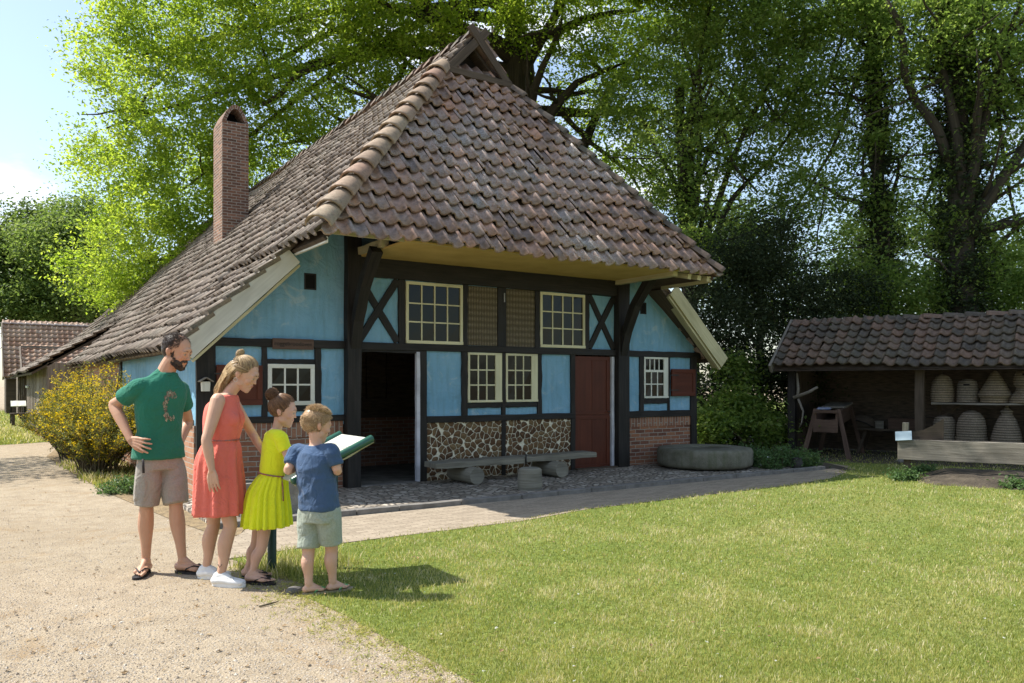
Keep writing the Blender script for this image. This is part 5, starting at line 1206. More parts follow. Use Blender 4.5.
simple('eye_white', (.6, .58, .55), None, 5, .2, 0, spec=.5); simple('eye_iris', (.03, .022, .015), None, 5, .15, 0, spec=.5)
simple('shoe_white', (.70, .70, .69), (.76, .76, .75), 8, .5, .1); simple('sandal_dark', (.02, .018, .02), (.035, .03, .03), 12, .6, .2)
simple('sandal_tan', (.30, .24, .17), (.36, .30, .22), 10, .7, .2); simple('strap_green', (.10, .42, .16), (.13, .50, .2), 6, .5, 0); simple('belt_multi', (.45, .10, .08), (.25, .18, .16), 70, .7, .3); simple('sole_pale', (.5, .48, .44), None, 8, .7, 0)

def crom(P, per=4):
    out = []
    for i in range(len(P)-1):
        p0, p1, p2, p3 = P[max(i-1, 0)], P[i], P[i+1], P[min(i+2, len(P)-1)]
        for k in range(per):
            t = k/per; out.append([.5*((2*b)+(-a+c)*t+(2*a-5*b+4*c-d)*t*t+(-a+3*b-3*c+d)*t**3) for a, b, c, d in zip(p0, p1, p2, p3)])
    out.append(list(P[-1])); return out
def limbs(m, P, Rr, n=14, per=4, flat=1.0, ends=True):
    Q = crom([list(p)+[r] for p, r in zip(P, Rr)], per)
    m.tube([q[:3] for q in Q], [max(.002, q[3]) for q in Q], n, True, True, 0, flat)
    if ends:
        m.ell(P[0], (Rr[0]*.97,)*3, 12, 8); m.ell(P[-1], (Rr[-1]*.97,)*3, 12, 8)
def loft(m, rings, n=40, per=4, ex=2.3, caps=True, fold=None, open_th=0):
    """rings: (cx,cy,cz,a,b,yaw) a = half width across, b = half depth along the facing direction"""
    Q = crom([list(r) for r in rings], per); b0 = len(m.v); K = len(Q)
    for i, (cx, cy, cz, a, b, yw) in enumerate(Q):
        for k in range(n):
            t = 2*math.pi*k/n; c, s = math.cos(t), math.sin(t)
            f = (abs(c)**ex+abs(s)**ex)**(-1/ex); u, w_ = c*f*b, s*f*a
            g = fold(i/(K-1), t) if fold else 0
            L = math.hypot(u, w_); u *= 1+g/L; w_ *= 1+g/L
            m.v.append((cx+u*math.cos(yw)-w_*math.sin(yw), cy+u*math.sin(yw)+w_*math.cos(yw), cz))
    for i in range(K-1):
        for k in range(n): a = b0+i*n+k; c = b0+i*n+(k+1) % n; m.face((a, c, c+n, a+n), [(0, 0)]*4, True)
    if caps: m.face([b0+k for k in range(n-1, -1, -1)], [(0, 0)]*n); m.face([b0+(K-1)*n+k for k in range(n)], [(0, 0)]*n)
def union(m, voxel, smooth, name, mat, parent, disp=None, post=None):
    me = m.mesh('tmp', mat); o = bpy.data.objects.new('tmp', me); COL.objects.link(o)
    r = o.modifiers.new('r', 'REMESH'); r.mode = 'VOXEL'; r.voxel_size = voxel; r.use_smooth_shade = True
    if smooth: s_ = o.modifiers.new('s', 'SMOOTH'); s_.factor = .5; s_.iterations = smooth
    dg = bpy.context.evaluated_depsgraph_get(); dg.update(); nm_ = bpy.data.meshes.new_from_object(o.evaluated_get(dg)); bpy.data.objects.remove(o)
    nm_.name = name; N = len(nm_.vertices)
    if disp:
        co = np.empty(N*3, np.float32); nm_.vertices.foreach_get('co', co); co = co.reshape(-1, 3); no = np.empty(N*3, np.float32); nm_.vertices.foreach_get('normal', no); no = no.reshape(-1, 3)
        d = np.array([disp(p) for p in co], np.float32); co = co+no*d[:, None]; nm_.vertices.foreach_set('co', co.ravel())
    if post: post(nm_)
    nm_.polygons.foreach_set('use_smooth', np.ones(len(nm_.polygons), bool)); nm_.materials.clear(); nm_.materials.append(MATS[mat]); nm_.update()
    o = bpy.data.objects.new(name, nm_); COL.objects.link(o); o.parent = parent; return o
def folds(amp, sx, sy, sz, seed=0, zc=None):
    def f(p):
        a = noise.noise(Vector((p[0]*sx+seed, p[1]*sy, p[2]*sz))); b = noise.noise(Vector((p[0]*sx*2.3, p[1]*sy*2.3+seed, p[2]*sz*2.1)))
        return amp*((1-abs(a)*2.2)*.7+b*.45)
    return f
def add_hand(m, wrist, d, pn, curl, s=1.0, side=1, spread=.12, thumb_out=.9):
    """d = direction of the fingers, pn = palm normal (curl goes that way), side = +1 if thumb leaves towards d x pn"""
    w = Vector(wrist); d = Vector(d).normalized(); pn = Vector(pn); pn = (pn-d*pn.dot(d)).normalized(); sd = d.cross(pn).normalized()*side
    k = w+d*.088*s
    for t in (-1, -.35, .35, 1):   # palm
        limbs(m, [w+sd*t*.016*s, w+d*.045*s+sd*t*.027*s, k+sd*t*.030*s+pn*.003*s], [.014*s, .0145*s, .0115*s], 8, 2)
    L = [.068, .078, .073, .056]
    for i in range(4):
        off = (1.5-i)*.0225*s; b = k+sd*off; dd = (d+sd*(1.5-i)*spread).normalized(); a = curl*(.8+.12*i); P = [b-d*.012*s, b]; cur = b; ang = a*.5
        for j, q in enumerate((.44, .31, .25)):
            v = dd*math.cos(ang)+pn*math.sin(ang); cur = cur+v*L[i]*q*s; P.append(cur); ang += a*.65
        limbs(m, P, [.0095*s, .0092*s, .0085*s, .0078*s, .0065*s], 8, 2)
    b = w+d*.022*s+sd*.024*s; v = (d*.62+sd*thumb_out*.75+pn*.35).normalized(); p1 = b+v*.036*s; v2 = (d*.85+sd*thumb_out*.35+pn*.35).normalized(); p2 = p1+v2*.031*s; p3 = p2+(v2+pn*.2).normalized()*.024*s
    limbs(m, [b-v*.012*s, b, p1, p2, p3], [.014*s, .0145*s, .0115*s, .010*s, .008*s], 8, 2)
def add_foot(m, ankle, ang, s=1.0, lift=.02):
    """foot on the ground, toes towards ang"""
    a = Vector(ankle); f = Vector((math.cos(ang), math.sin(ang), 0)); l = Vector((-f.y, f.x, 0)); g = Vector((a.x, a.y, lift))
    limbs(m, [a, a-f*.005*s+Vector((0, 0, -.035*s)), g-f*.03*s+Vector((0, 0, .032*s))], [.033*s, .034*s, .031*s], 12, 2)
    for t in (-1, 0, 1):
        limbs(m, [g-f*.028*s+l*t*.010*s+Vector((0, 0, .028*s)), g+f*.05*s+l*t*.018*s+Vector((0, 0, (.042 if t == 0 else .03)*s)), g+f*.125*s+l*t*.028*s+Vector((0, 0, .019*s))], [.027*s, .024*s, .0165*s], 10, 3)
    limbs(m, [a+f*.01*s, g+f*.06*s+Vector((0, 0, .05*s)), g+f*.12*s+Vector((0, 0, .022*s))], [.03*s, .022*s, .016*s], 10, 3)
    for i, (o, q, r) in enumerate(((.036, .062, .0125), (.014, .060, .0092), (-.004, .052, .0088), (-.021, .044, .0084), (-.037, .034, .0082))):
        b = g+f*(.125-.010*i)*s+l*o*s; limbs(m, [b+Vector((0, 0, .015*s)), b+f*q*.55*s+Vector((0, 0, .014*s)), b+f*q*s+Vector((0, 0, .010*s))], [r*s, r*s, r*.85*s], 8, 2)
def head_geo(m, c, yaw, pitch, s, jaw=1.0, soft=0):
    soft *= .6; nk = 1-.30*soft
    """head mesh in the body mesh; returns the head matrix"""
    M = Matrix.Translation(Vector(c)) @ Matrix.Rotation(yaw, 4, 'Z') @ Matrix.Rotation(pitch, 4, 'Y') @ Matrix.Scale(s, 4)
    def E(p, r, rot=None):
        Q = M @ Matrix.Translation(Vector(p)); 
        if rot: Q = Q @ Matrix.Rotation(rot[1], 4, rot[0])
        m.ell((0, 0, 0), r, 20, 14, Q)
    def Tb(P, Rr, n=10): limbs(m, [M @ Vector(p) for p in P], [r*s for r in Rr], n, 3)
    E((-.015, 0, .035), (.098, .078, .090)); E((.020, 0, .015), (.072, .066, .080)); E((.028, 0, -.040), (.058, .054*jaw, .068)); E((.045, 0, -.085), (.034, .034*jaw, .028)); E((.066, 0, -.096), (.020, .022*jaw, .018))
    for y in (-1, 1):
        E((.058, y*.030, -.022), (.026, .026, .026)); E((.012, y*.049*jaw, -.055), (.032, .012, .028))
        E((.074, y*.030, .030), (.018, .022, .008), ('X', -y*.2)); E((-.012, y*.077, -.006), (.017, .007, .030), ('Y', -.2)); E((-.018, y*.083, .000), (.014, .005, .022), ('Y', -.2))
        E((.0775, y*.030, .0145), (.0125, .017, .0085)); E((.077, y*.031, .000), (.0105, .015, .006))
        E((.097-.007*soft, y*.010*nk, -.022), (.009, .0075*nk, .006))
    E((.080-.006*soft, 0, .040), (.014, .040, .018)); Tb([(.084, 0, .020), (.093-.003*soft, 0, .002), (.104-.008*soft, 0, -.016)], [.010*nk, .009*nk, .0095*nk]); E((.105-.008*soft, 0, -.020), (.0095, .010*nk, .008)); E((.070, 0, -.01), (.020, .034, .035))
    E((.076, 0, -.050), (.016, .027, .024)); E((.088, 0, -.0455), (.008, .018, .0045)); E((.0865, 0, -.0555), (.008, .016, .0048)); E((.079, 0, -.078), (.010, .018, .014))
    return M
def face_attr(M, blush=.35, lipk=.8):
    Mi = M.inverted()
    def post(me):
        N = len(me.vertices); co = np.empty(N*3, np.float32); me.vertices.foreach_get('co', co); co = co.reshape(-1, 3)
        A = np.array(Mi, dtype=np.float32); q = co @ A[:3, :3].T+A[:3, 3]
        lip = lipk*np.exp(-(((q[:, 0]-.094)/.014)**2+(q[:, 1]/.020)**2+((q[:, 2]+.050)/.009)**2)**2)
        bl = blush*(np.exp(-(((q[:, 0]-.07)/.03)**2+((np.abs(q[:, 1])-.035)/.02)**2+((q[:, 2]+.022)/.02)**2))+np.exp(-(((q[:, 0]+.012)/.02)**2+((np.abs(q[:, 1])-.08)/.012)**2+((q[:, 2]+.006)/.03)**2))+.6*np.exp(-(((q[:, 0]-.115)/.012)**2+(q[:, 1]/.014)**2+((q[:, 2]+.018)/.012)**2)))
        for nme, v in (('lip', lip), ('blush', bl)): a = me.attributes.new(nme, 'FLOAT', 'POINT'); a.data.foreach_set('value', v.astype(np.float32))
    return post
def eyes(M, T, brow='hair_dark', s=1):
    for y in (-1, 1):
        m = MB(); Q = M @ Matrix.Translation((.0815, y*.030, .0065)); m.ell((0, 0, 0), (.0080, .0105, .0048), 14, 10, Q); e = m.build('eye', 'eye_white', T)
        m = MB(); Q = M @ Matrix.Translation((.0868, y*.0305, .0045)); m.ell((0, 0, 0), (.0036, .0048, .0038), 12, 8, Q); m.build('iris', 'eye_iris', e)
        m = MB(); P = [M @ Vector(p) for p in ((.093, y*.012, .031), (.092, y*.026, .036), (.082, y*.046, .030))]; m.tube(P, [.003*s, .0034*s, .0015*s], 6, flat=.6); m.build('eyebrow', brow, T)
        m = MB(); P = [M @ Vector(p) for p in ((.089, y*.019, .0085), (.092, y*.030, .0125), (.084, y*.042, .0085))]; m.tube(P, [.001*s, .0016*s, .001*s], 5); m.build('eyelash', brow, T)
def hair(T, M, mat, caps, strands, seed=1, wd=.0022, name='hair', voxel=.006):
    """caps: ellipsoids (centre, radii) in head space; strands: list of polylines in head space"""
    m = MB()
    for c, r in caps: m.ell((0, 0, 0), r, 22, 14, M @ Matrix.Translation(Vector(c)))
    h = union(m, voxel, 2, name, mat, T, disp=lambda p: .0025*noise.noise(Vector(p)*55))
    m = MB(); rg = random.Random(seed)
    for P in strands:
        Q = [M @ Vector(p) for p in P]; w_ = wd*rg.uniform(.7, 1.4); m.tube(Q, [w_*(1 if i < len(Q)-1 else .25) for i in range(len(Q))], 3, False, True, rg.uniform(.01, 1))
    m.build('strands', mat, h); return h
def scalp(rg, lo=-.02, front=.055, c=(-.015, 0, .035), r=(.102, .082, .094), back=-.06):
    """random scalp point above the hairline"""
    while True:
        d = Vector((rg.gauss(0, 1), rg.gauss(0, 1), rg.gauss(.25, 1))).normalized(); p = Vector((c[0]+d.x*r[0], c[1]+d.y*r[1], c[2]+d.z*r[2]))
        if abs(p.y) > .048 and .01 < p.x < .05 and p.z > .022+(p.x-.01)*.7: return p, d
        if p.x > .01 and p.z < front+ (p.x-.01)*.35: continue
        if p.x <= .01 and p.z < lo-(.01-p.x)*.6: continue
        return p, d
def hug(p, q, n, k=1.05, c=(-.015, 0, .035), r=(.100, .081, .092)):
    p, q = Vector(p), Vector(q)
    def to(v): return Vector(((v.x-c[0])/r[0], (v.y-c[1])/r[1], (v.z-c[2])/r[2]))
    a, b = to(p).normalized(), to(q).normalized(); out = [Vector(p)]
    for i in range(1, n+1):
        d = a.slerp(b, i/(n+1)); out.append(Vector((c[0]+d.x*r[0]*k, c[1]+d.y*r[1]*k, c[2]+d.z*r[2]*k)))
    return out
def person(name, px, Z, label):
    base = cam2w((px-512)/795*Z, Z, 0); T = thing(name, tuple(base), -TH, label, 'person'); X0_ = (px-512)/795*Z
    def q(x, y, dy=0.0): Zp = Z+dy; return Vector(((x-512)/795*Zp-X0_, dy, 1.45-(y-384)/795*Zp))
    return T, q
def sandal(T, ankle, ang, s, mat_sole, mat_strap):
    f = Vector((math.cos(ang), math.sin(ang), 0)); l = Vector((-f.y, f.x, 0)); g = Vector((ankle[0], ankle[1], 0)); m = MB(); n = 28; top = []; bot = []
    for k in range(n):
        t = 2*math.pi*k/n; c, sn = math.cos(t), math.sin(t); x = .075+c*.132; wdt = .040+.010*max(0, c)-.004*(abs(c) < .5); p = g+f*x*s+l*sn*wdt*s; top.append(p+Vector((0, 0, .019))); bot.append(p+Vector((0, 0, .001)))
    m.poly(top); m.poly(list(reversed(bot)))
    for k in range(n): j = (k+1) % n; m.poly([top[k], bot[k], bot[j], top[j]])
    o = m.build('sandal', mat_sole, T); m = MB(); a = g+f*.155*s+l*.010*s+Vector((0, 0, .022))
    for sd in (-1, 1): m.tube([a, a+Vector((0, 0, .022*s)), g+f*.105*s+l*sd*.030*s+Vector((0, 0, .060*s)), g+f*.055*s+l*sd*.043*s+Vector((0, 0, .040*s)), g+f*.045*s+l*sd*.042*s+Vector((0, 0, .018))], [.005*s]*5, 8, flat=.8)
    m.build('strap', mat_strap, o)
def sub(a, b, t): return Vector(a).lerp(Vector(b), t)

# ---------------------------------------------------------------- the man
T, q = person('person', 162, 6.12, 'tall bearded man in green T-shirt and grey shorts, hands on hips')
yw = math.atan2(-.74, .67); F3 = Vector((.67, -.74, 0)); Lf = Vector((.74, .67, 0))     # facing and his left
SR, SLh = q(138.5, 388, -.12), q(180, 390, .12); NB = q(165.5, 374, .0)
m = MB()
pel = q(160, 452); che = q(160, 400)
loft(m, [(pel.x-.0, pel.y, .86, .145, .10, yw), (pel.x, 0, .96, .155, .105, yw), (pel.x, 0, 1.08, .135, .095, yw), (che.x, 0, 1.22, .15, .10, yw), (che.x+.01, 0, 1.36, .165, .105, yw), (che.x+.02, 0, 1.46, .14, .085, yw), (NB.x, NB.y, 1.52, .06, .06, yw)], 30)
HC = q(177, 352)
limbs(m, [NB+Vector((-.005, 0, -.06)), NB+Vector((.01, 0, .03)), HC+Vector((-.022, 0, -.045))], [.078, .066, .064], 14)
M = head_geo(m, HC, math.atan2(-.22, 1), R(20), 1.10, 1.08)
Ea, Wa = q(114, 405, -.06), q(131, 440.5, -.17)
limbs(m, [SR, sub(SR, Ea, .4), sub(SR, Ea, .8), Ea, sub(Ea, Wa, .3), sub(Ea, Wa, .7), Wa], [.062, .052, .043, .040, .043, .033, .027], 14)
add_hand(m, Wa, (.82, -.30, -.20), (.35, .85, -.15), .42, 1.08, -1, .16, .7)
Eb, Wb = q(188, 421, .30), q(181, 441, .17)
limbs(m, [SLh, sub(SLh, Eb, .5), Eb, sub(Eb, Wb, .4), Wb], [.060, .048, .040, .038, .027], 14)
add_hand(m, Wb, (.25, -.75, -.45), (-.8, -.2, .1), .5, 1.05, 1, .12, .7)
KR, AR = q(146.5, 508, -.06), Vector(q(146, 560, -.03)); KL, AL = q(176, 506, .0), Vector(q(182.5, 561, -.02))
AR.z = .10; AL.z = .10
for hp, kn, an in ((q(149, 462, -.06), KR, AR), (q(172, 462, .05), KL, AL)):
    cf = sub(kn, an, .32)-F3*.012
    limbs(m, [hp, sub(hp, kn, .5), kn+Vector((0, 0, .05)), kn, cf, sub(kn, an, .68), an], [.085, .070, .055, .050, .057, .039, .031], 16); m.ell(kn+F3*.018, (.036, .036, .044), 12, 8); m.ell(an+Vector((0, 0, .0)), (.036, .036, .022), 12, 8); limbs(m, [kn+F3*.02, sub(kn, an, .5)+F3*.012, an+F3*.006], [.036, .028, .024], 10)
fr, fl = math.atan2(-1, .10), math.atan2(-.20, 1)
add_foot(m, AR, fr, 1.05); add_foot(m, AL, fl, 1.08)
union(m, .0045, 3, 'body', 'skin_man', T, post=face_attr(M, .5, .6))
eyes(M, T, 'hair_dark')
rg = random.Random(5); st = []
for i in range(6000):
    p, d = scalp(rg, -.01, .085, back=0)
    if p.x > .0 and p.z > .115 and rg.random() < .65: continue
    if p.x > .045: continue
    v = (d*.08+Vector((-.5, 0, .0))*.6+Vector((rg.gauss(0, .25), rg.gauss(0, .25), rg.gauss(0, .2)))).normalized(); L = rg.uniform(.005, .012)*(1 if p.z > .05 else .7)
    st.append([p-d*.004, p+v*L*.5, p+v*L])
hair(T, M, 'hair_dark', [((-.026, 0, .040), (.094, .079, .086)), ((-.05, 0, .0), (.062, .070, .065))], st, 1, .0009)
st = []
for i in range(1500):
    a = rg.uniform(-1.5, 1.5); tt = rg.random(); x = .012+.070*math.cos(a); y = .060*math.sin(a); z = -.045-.055*tt*(.5+.5*math.cos(a)); d = Vector((x-.0, y, z+.03)).normalized()
    if x > .072 and abs(y) < .020 and -.066 < z < -.036: continue
    p = Vector((x, y, z))*1.02; v = (d*.5+Vector((.1, 0, -.7))+Vector((rg.gauss(0, .2), rg.gauss(0, .2), 0))).normalized(); st.append([p, p+v*.005, p+v*.010])
for i in range(500):
    sd_ = rg.choice((-1, 1)); z = rg.uniform(-.05, .02); p = Vector((rg.uniform(.004, .026)+(.02 if z < -.03 else 0), sd_*(.0635+z*.12), z)); st.append([p, p+Vector((0, sd_*.003, -.005)), p+Vector((-.002, sd_*.004, -.010))])
for i in range(160):
    y = rg.uniform(-.024, .024); p = Vector((.096-abs(y)*.35, y, -.036-abs(y)*.25)); st.append([p, p+Vector((.003, 0, -.005)), p+Vector((.002, y*.1, -.010))])
hair(T, M, 'hair_dark', [((.046, 0, -.086), (.040, .041, .030)), ((.066, 0, -.092), (.026, .028, .026)), ((.030, .040, -.058), (.042, .020, .034)), ((.030, -.040, -.058), (.042, .020, .034)), ((.056, .030, -.066), (.028, .020, .022)), ((.056, -.030, -.066), (.028, .020, .022)), ((.086, .010, -.0365), (.010, .014, .0045)), ((.086, -.010, -.0365), (.010, .014, .0045)), ((.078, .026, -.048), (.010, .007, .016)), ((.078, -.026, -.048), (.010, .007, .016))], st, 2, .0010, 'beard')
# T-shirt
m = MB()
hem = q(158.5, 456)
loft(m, [(hem.x, 0, .885, .190, .146, yw), (hem.x, 0, .96, .182, .138, yw), (pel.x-.005, 0, 1.08, .158, .118, yw), (che.x-.003, 0, 1.22, .172, .122, yw), (che.x+.008, 0, 1.36, .185, .124, yw), (che.x+.018, 0, 1.445, .165, .105, yw), (NB.x-.0, 0, 1.505, .095, .078, yw), (NB.x+.01, 0, 1.535, .072, .068, yw)], 44)
for S_, E_, k in ((SR, Ea, .62), (SLh, Eb, .55)):
    c = Vector((NB.x*.5+S_.x*.5, S_.y*.5, S_.z+.040)); limbs(m, [NB+Vector((0, 0, .030)), c, S_+Vector((0, 0, .0)), sub(S_, E_, .3), sub(S_, E_, k)], [.045, .056, .068, .069, .068], 16, ends=False)
    m.ell(NB+Vector((0, 0, .02)), (.05, .05, .05))
tee = union(m, .007, 3, 't_shirt', 'tee_green', T, disp=lambda p, f=folds(.008, 4, 4, 9, 2), g=folds(.005, 14, 14, 6, 7): f(p)+g(p)*(1 if p[2] < 1.15 else .4))
m = MB(); cr = [(NB.x+.006+math.cos(k*.3927)*.073*math.cos(yw)-math.sin(k*.3927)*.078*math.sin(yw), math.cos(k*.3927)*.073*math.sin(yw)+math.sin(k*.3927)*.078*math.cos(yw), 1.528-.016*math.cos(k*.3927)) for k in range(17)]; m.tube(cr, .0085, 8); m.build('collar', 'tee_green', tee)
# abstract print on the chest: separate patches following the shirt surface
t = NT('shirt_print'); t.fin(t.ramp(t.attr('rnd').outputs['Fac'], [(0, (.03, .03, .025)), (.35, (.20, .19, .13)), (.7, (.32, .35, .25)), (1, (.12, .07, .05))]), .8)
dg = bpy.context.evaluated_depsgraph_get()
from mathutils.bvhtree import BVHTree
bv = BVHTree.FromPolygons([v.co for v in tee.data.vertices], [tuple(p.vertices) for p in tee.data.polygons])
m = MB(); rg = random.Random(8)
for i in range(24):
    a = R(50)+i/23*R(245)
    for j in range(4):
        rr = .075+j*.013-.014*abs(math.sin(i*1.7))-.012*(i < 5); da = R(rg.uniform(3.5, 6.5)); dr = rg.uniform(.008, .016)
        if rg.random() < .16 or (i > 17 and j > 1): continue
        P = []
        for (aa, r2) in ((a-da, rr), (a+da, rr+.003), (a+da*.9, rr+dr), (a-da*.8, rr+dr+.002)):
            ux, uz = .045+math.cos(aa)*r2*.56, 1.275+math.sin(aa)*r2*1.15+rg.uniform(-.004, .004)
            o_ = Vector((che.x, 0, 0))+F3*.5+Lf*ux; o_.z = uz; hit = bv.ray_cast(o_, -F3)
            if hit[0] is None: P = None; break
            P.append(hit[0]+F3*.0025)
        if P: m.poly(P, rnd=rg.random()*.99+.01)
m.build('chest_print', 'shirt_print', tee)
# shorts
m = MB()
loft(m, [(pel.x, 0, .80, .163, .123, yw), (pel.x, 0, .88, .160, .120, yw), (pel.x, 0, .94, .145, .105, yw)], 36)
for hp, kn in ((q(149, 466, -.06), KR), (q(172.5, 466, .05), KL)):
    limbs(m, [hp+Vector((0, 0, .0)), sub(hp, kn, .45), sub(hp, kn, .98)+Vector((0, 0, .015))], [.090, .096, .088], 20, ends=False)
    m.ell(hp, (.09, .09, .09))
sh = union(m, .007, 3, 'shorts', 'shorts_grey', T, disp=lambda p, f=folds(.006, 6, 6, 7, 4), g=folds(.004, 14, 14, 3, 1): f(p)+g(p))
zp = q(142, 466, -.2); m = MB(); m.tube([q(143, 459, -.245), q(143.5, 473, -.235)], .010, 6, flat=.4); m.build('pocket_zip', 'sandal_dark', sh)
sandal(T, AR, fr, 1.10, 'sandal_dark', 'sandal_dark'); sandal(T, AL, fl, 1.13, 'sandal_dark', 'sandal_dark')

# ---------------------------------------------------------------- the woman
T, q = person('person', 217, 5.80, 'blond woman in sleeveless coral dress and white sneakers, arm on girl')
yw = math.atan2(-.16, 1); F3 = Vector((1, -.16, 0)).normalized(); Lf = Vector((.16, 1, 0)).normalized()
SR, SLh = q(218, 400, -.15), q(232, 401, .16); NB = q(226.5, 394); HC = q(244.5, 374.5)
m = MB(); hipc = q(219, 468); wc = q(222, 440); cc = q(223.5, 412)
loft(m, [(hipc.x, 0, .80, .14, .10, yw), (hipc.x, 0, .90, .14, .105, yw), (wc.x, 0, 1.05, .115, .085, yw), (cc.x, 0, 1.18, .13, .10, yw), (cc.x, 0, 1.28, .135, .092, yw), (NB.x, 0, 1.355, .10, .06, yw), (NB.x+.01, 0, 1.385, .055, .05, yw)], 30)
limbs(m, [NB+Vector((0, 0, -.04)), NB+Vector((.03, 0, .02)), HC+Vector((-.035, 0, -.045))], [.055, .047, .047], 14)
M = head_geo(m, HC, math.atan2(-.10, 1), R(28), 1.02, .86, 1)
Ea, Wa = q(206.5, 440, -.24), q(212, 471, -.24)
limbs(m, [SR, sub(SR, Ea, .4), sub(SR, Ea, .8), Ea, sub(Ea, Wa, .3), sub(Ea, Wa, .7), Wa], [.052, .046, .038, .036, .037, .028, .022], 14)
add_hand(m, Wa, (.10, .02, -1), (.1, 1, 0), .35, .95, -1, .05, .6)
Eb, Wb = q(252, 433, .20), q(262.5, 451, .08)
limbs(m, [SLh, sub(SLh, Eb, .5), Eb, sub(Eb, Wb, .5), Wb], [.050, .040, .034, .031, .022], 14)
add_hand(m, Wb, (.85, -.1, -.2), (.2, -1, 0), .3, .95, 1, .08, .6)
KR, KL = q(230, 528, -.06), q(213.5, 526, .13); AR, AL = Vector(q(221, 571, -.09)), Vector(q(206.5, 566, .13)); AR.z = .085; AL.z = .085
for hp, kn, an in ((q(219, 474, -.06), KR, AR), (q(215, 474, .07), KL, AL)):
    limbs(m, [hp, sub(hp, kn, .5), kn+Vector((0, 0, .04)), kn, sub(kn, an, .33)-F3*.014, sub(kn, an, .7), an, an+Vector((0, 0, -.03))], [.076, .062, .050, .047, .053, .036, .030, .03], 16)
union(m, .0045, 3, 'body', 'skin_woman', T, post=face_attr(M, .45, .9))
eyes(M, T, 'hair_brown')
# small dark ankle tattoo
m = MB(); c_ = AR+Vector((.004, -.036, .055)); m.tube([c_+Vector((-.014, .0, .025)), c_, c_+Vector((.014, .002, .022))], .0028, 5); m.build('ankle_tattoo', 'sandal_dark', T)
# hair: half up with a small bun, rest falling over the back
rg = random.Random(9); st = []
bun = Vector((-.098, 0, .110))
for i in range(3400):
    p, d = scalp(rg, -.01, .075)
    if p.z > .055: st.append(hug(p, bun, 5, rg.uniform(1.03, 1.12))+[bun+Vector((rg.gauss(0, .010), rg.gauss(0, .012), rg.gauss(-.01, .008)))])
    elif p.x > -.03: st.append(hug(p, (-.11, p.y*.6, .01+p.z*.4), 4, rg.uniform(1.04, 1.13)))
    else: st.append([p, p+Vector((-.014, p.y*.05, -.012)), p+Vector((-.028, p.y*.02, -.045)), p+Vector((-.034, -p.y*.2, -.09))])
for i in range(2600):   # long lengths
    y0 = rg.uniform(-.075, .075); z0 = rg.uniform(-.03, .075); p = Vector((-.055-rg.uniform(0, .05)*(1-abs(y0)/.08), y0, z0)); L = rg.uniform(.16, .265); x1 = rg.uniform(-.07, -.02)
    st.append([p, p+Vector((-.030, 0, -.035)), p+Vector((-.040+x1*.15, -y0*.2, -L*.40)), p+Vector((-.020+x1*.5, -y0*.4+rg.gauss(0, .004), -L*.75)), p+Vector((.012+x1*.4, -y0*.5+rg.gauss(0, .006), -L*1.0))])
for i in range(420):
    a = rg.uniform(0, 6.28); b = rg.uniform(0, 3.14); r = .027; c0 = bun+Vector((-.002, 0, .012)); P = []
    for k in range(6):
        t = a+k*.6; P.append(c0+Vector((math.cos(t)*r*math.sin(b), math.sin(t)*r*math.sin(b), math.cos(b)*r+.004*math.sin(k+a)))*rg.uniform(.95, 1.08)-Vector((0, 0, 0)))
    st.append(P)
hair(T, M, 'hair_blond', [((-.022, 0, .042), (.097, .083, .088)), ((-.055, 0, .005), (.062, .074, .072)), ((-.088, 0, -.075), (.036, .055, .085)), (tuple(bun+Vector((0, 0, .010))), (.026, .026, .022))], st, 3, .0014)
m = MB(); eo = M @ Matrix.Translation((-.006, -.086, -.034)); P = [eo @ Vector((math.cos(k*.7)*.014, 0, -.012+math.sin(k*.7)*.014)) for k in range(10)]; m.tube(P, .0014, 5); m.build('hoop_earring', 'pale_board', T)
# dress: bodice and skirt
m = MB()
loft(m, [(wc.x, 0, 1.025, .132, .108, yw), (wc.x, 0, 1.07, .138, .118, yw), (cc.x, 0, 1.15, .148, .130, yw), (cc.x+.004, 0, 1.22, .150, .132, yw), (cc.x-.002, 0, 1.29, .135, .108, yw), (NB.x-.0, 0, 1.345, .110, .075, yw), (NB.x+.005, 0, 1.372, .090, .062, yw)], 40)
for y in (-.062, .062): m.ell((cc.x+.075, y-.01, 1.195), (.062, .058, .062), 14, 10)
dr = union(m, .007, 3, 'dress_bodice', 'dress_coral', T, disp=lambda p, f=folds(.004, 10, 10, 7, 3): f(p))
m = MB(); rg_ = random.Random(2); ph = [rg_.uniform(0, 6) for _ in range(5)]
def fold1(t, a): return (.004+.020*t)*(math.sin(9*a+ph[0]+1.2*math.sin(2*a+ph[1]))*.6+math.sin(15*a+ph[2])*.35)+.004*math.sin(5*a+t*5)
he = q(219.5, 515)
loft(m, [(wc.x, 0, 1.045, .128, .105, yw), (wc.x-.005, 0, .98, .150, .135, yw), (hipc.x, 0, .88, .172, .150, yw), (he.x, 0, .70, .185, .165, yw), (he.x-.002, 0, .505, .190, .172, yw)], 110, 6, 2.1, False, fold1)
sk = m.build('dress_skirt', 'dress_coral', T); sd_ = sk.modifiers.new('s', 'SOLIDIFY'); sd_.thickness = .003
m = MB(); P = [(wc.x+math.cos(a*.3927)*.117*math.cos(yw)-math.sin(a*.3927)*.137*math.sin(yw), math.cos(a*.3927)*.117*math.sin(yw)+math.sin(a*.3927)*.137*math.cos(yw), 1.045) for a in range(17)]; m.tube(P, .008, 6, flat=.7); m.build('belt_cord', 'belt_multi', T)
m = MB(); m.tube([M @ Vector((0, 0, 0))+Vector((.0, 0, 0))]*1+[q(238, 401, -.01), q(239, 418, -.03)], .0015, 4) if False else None
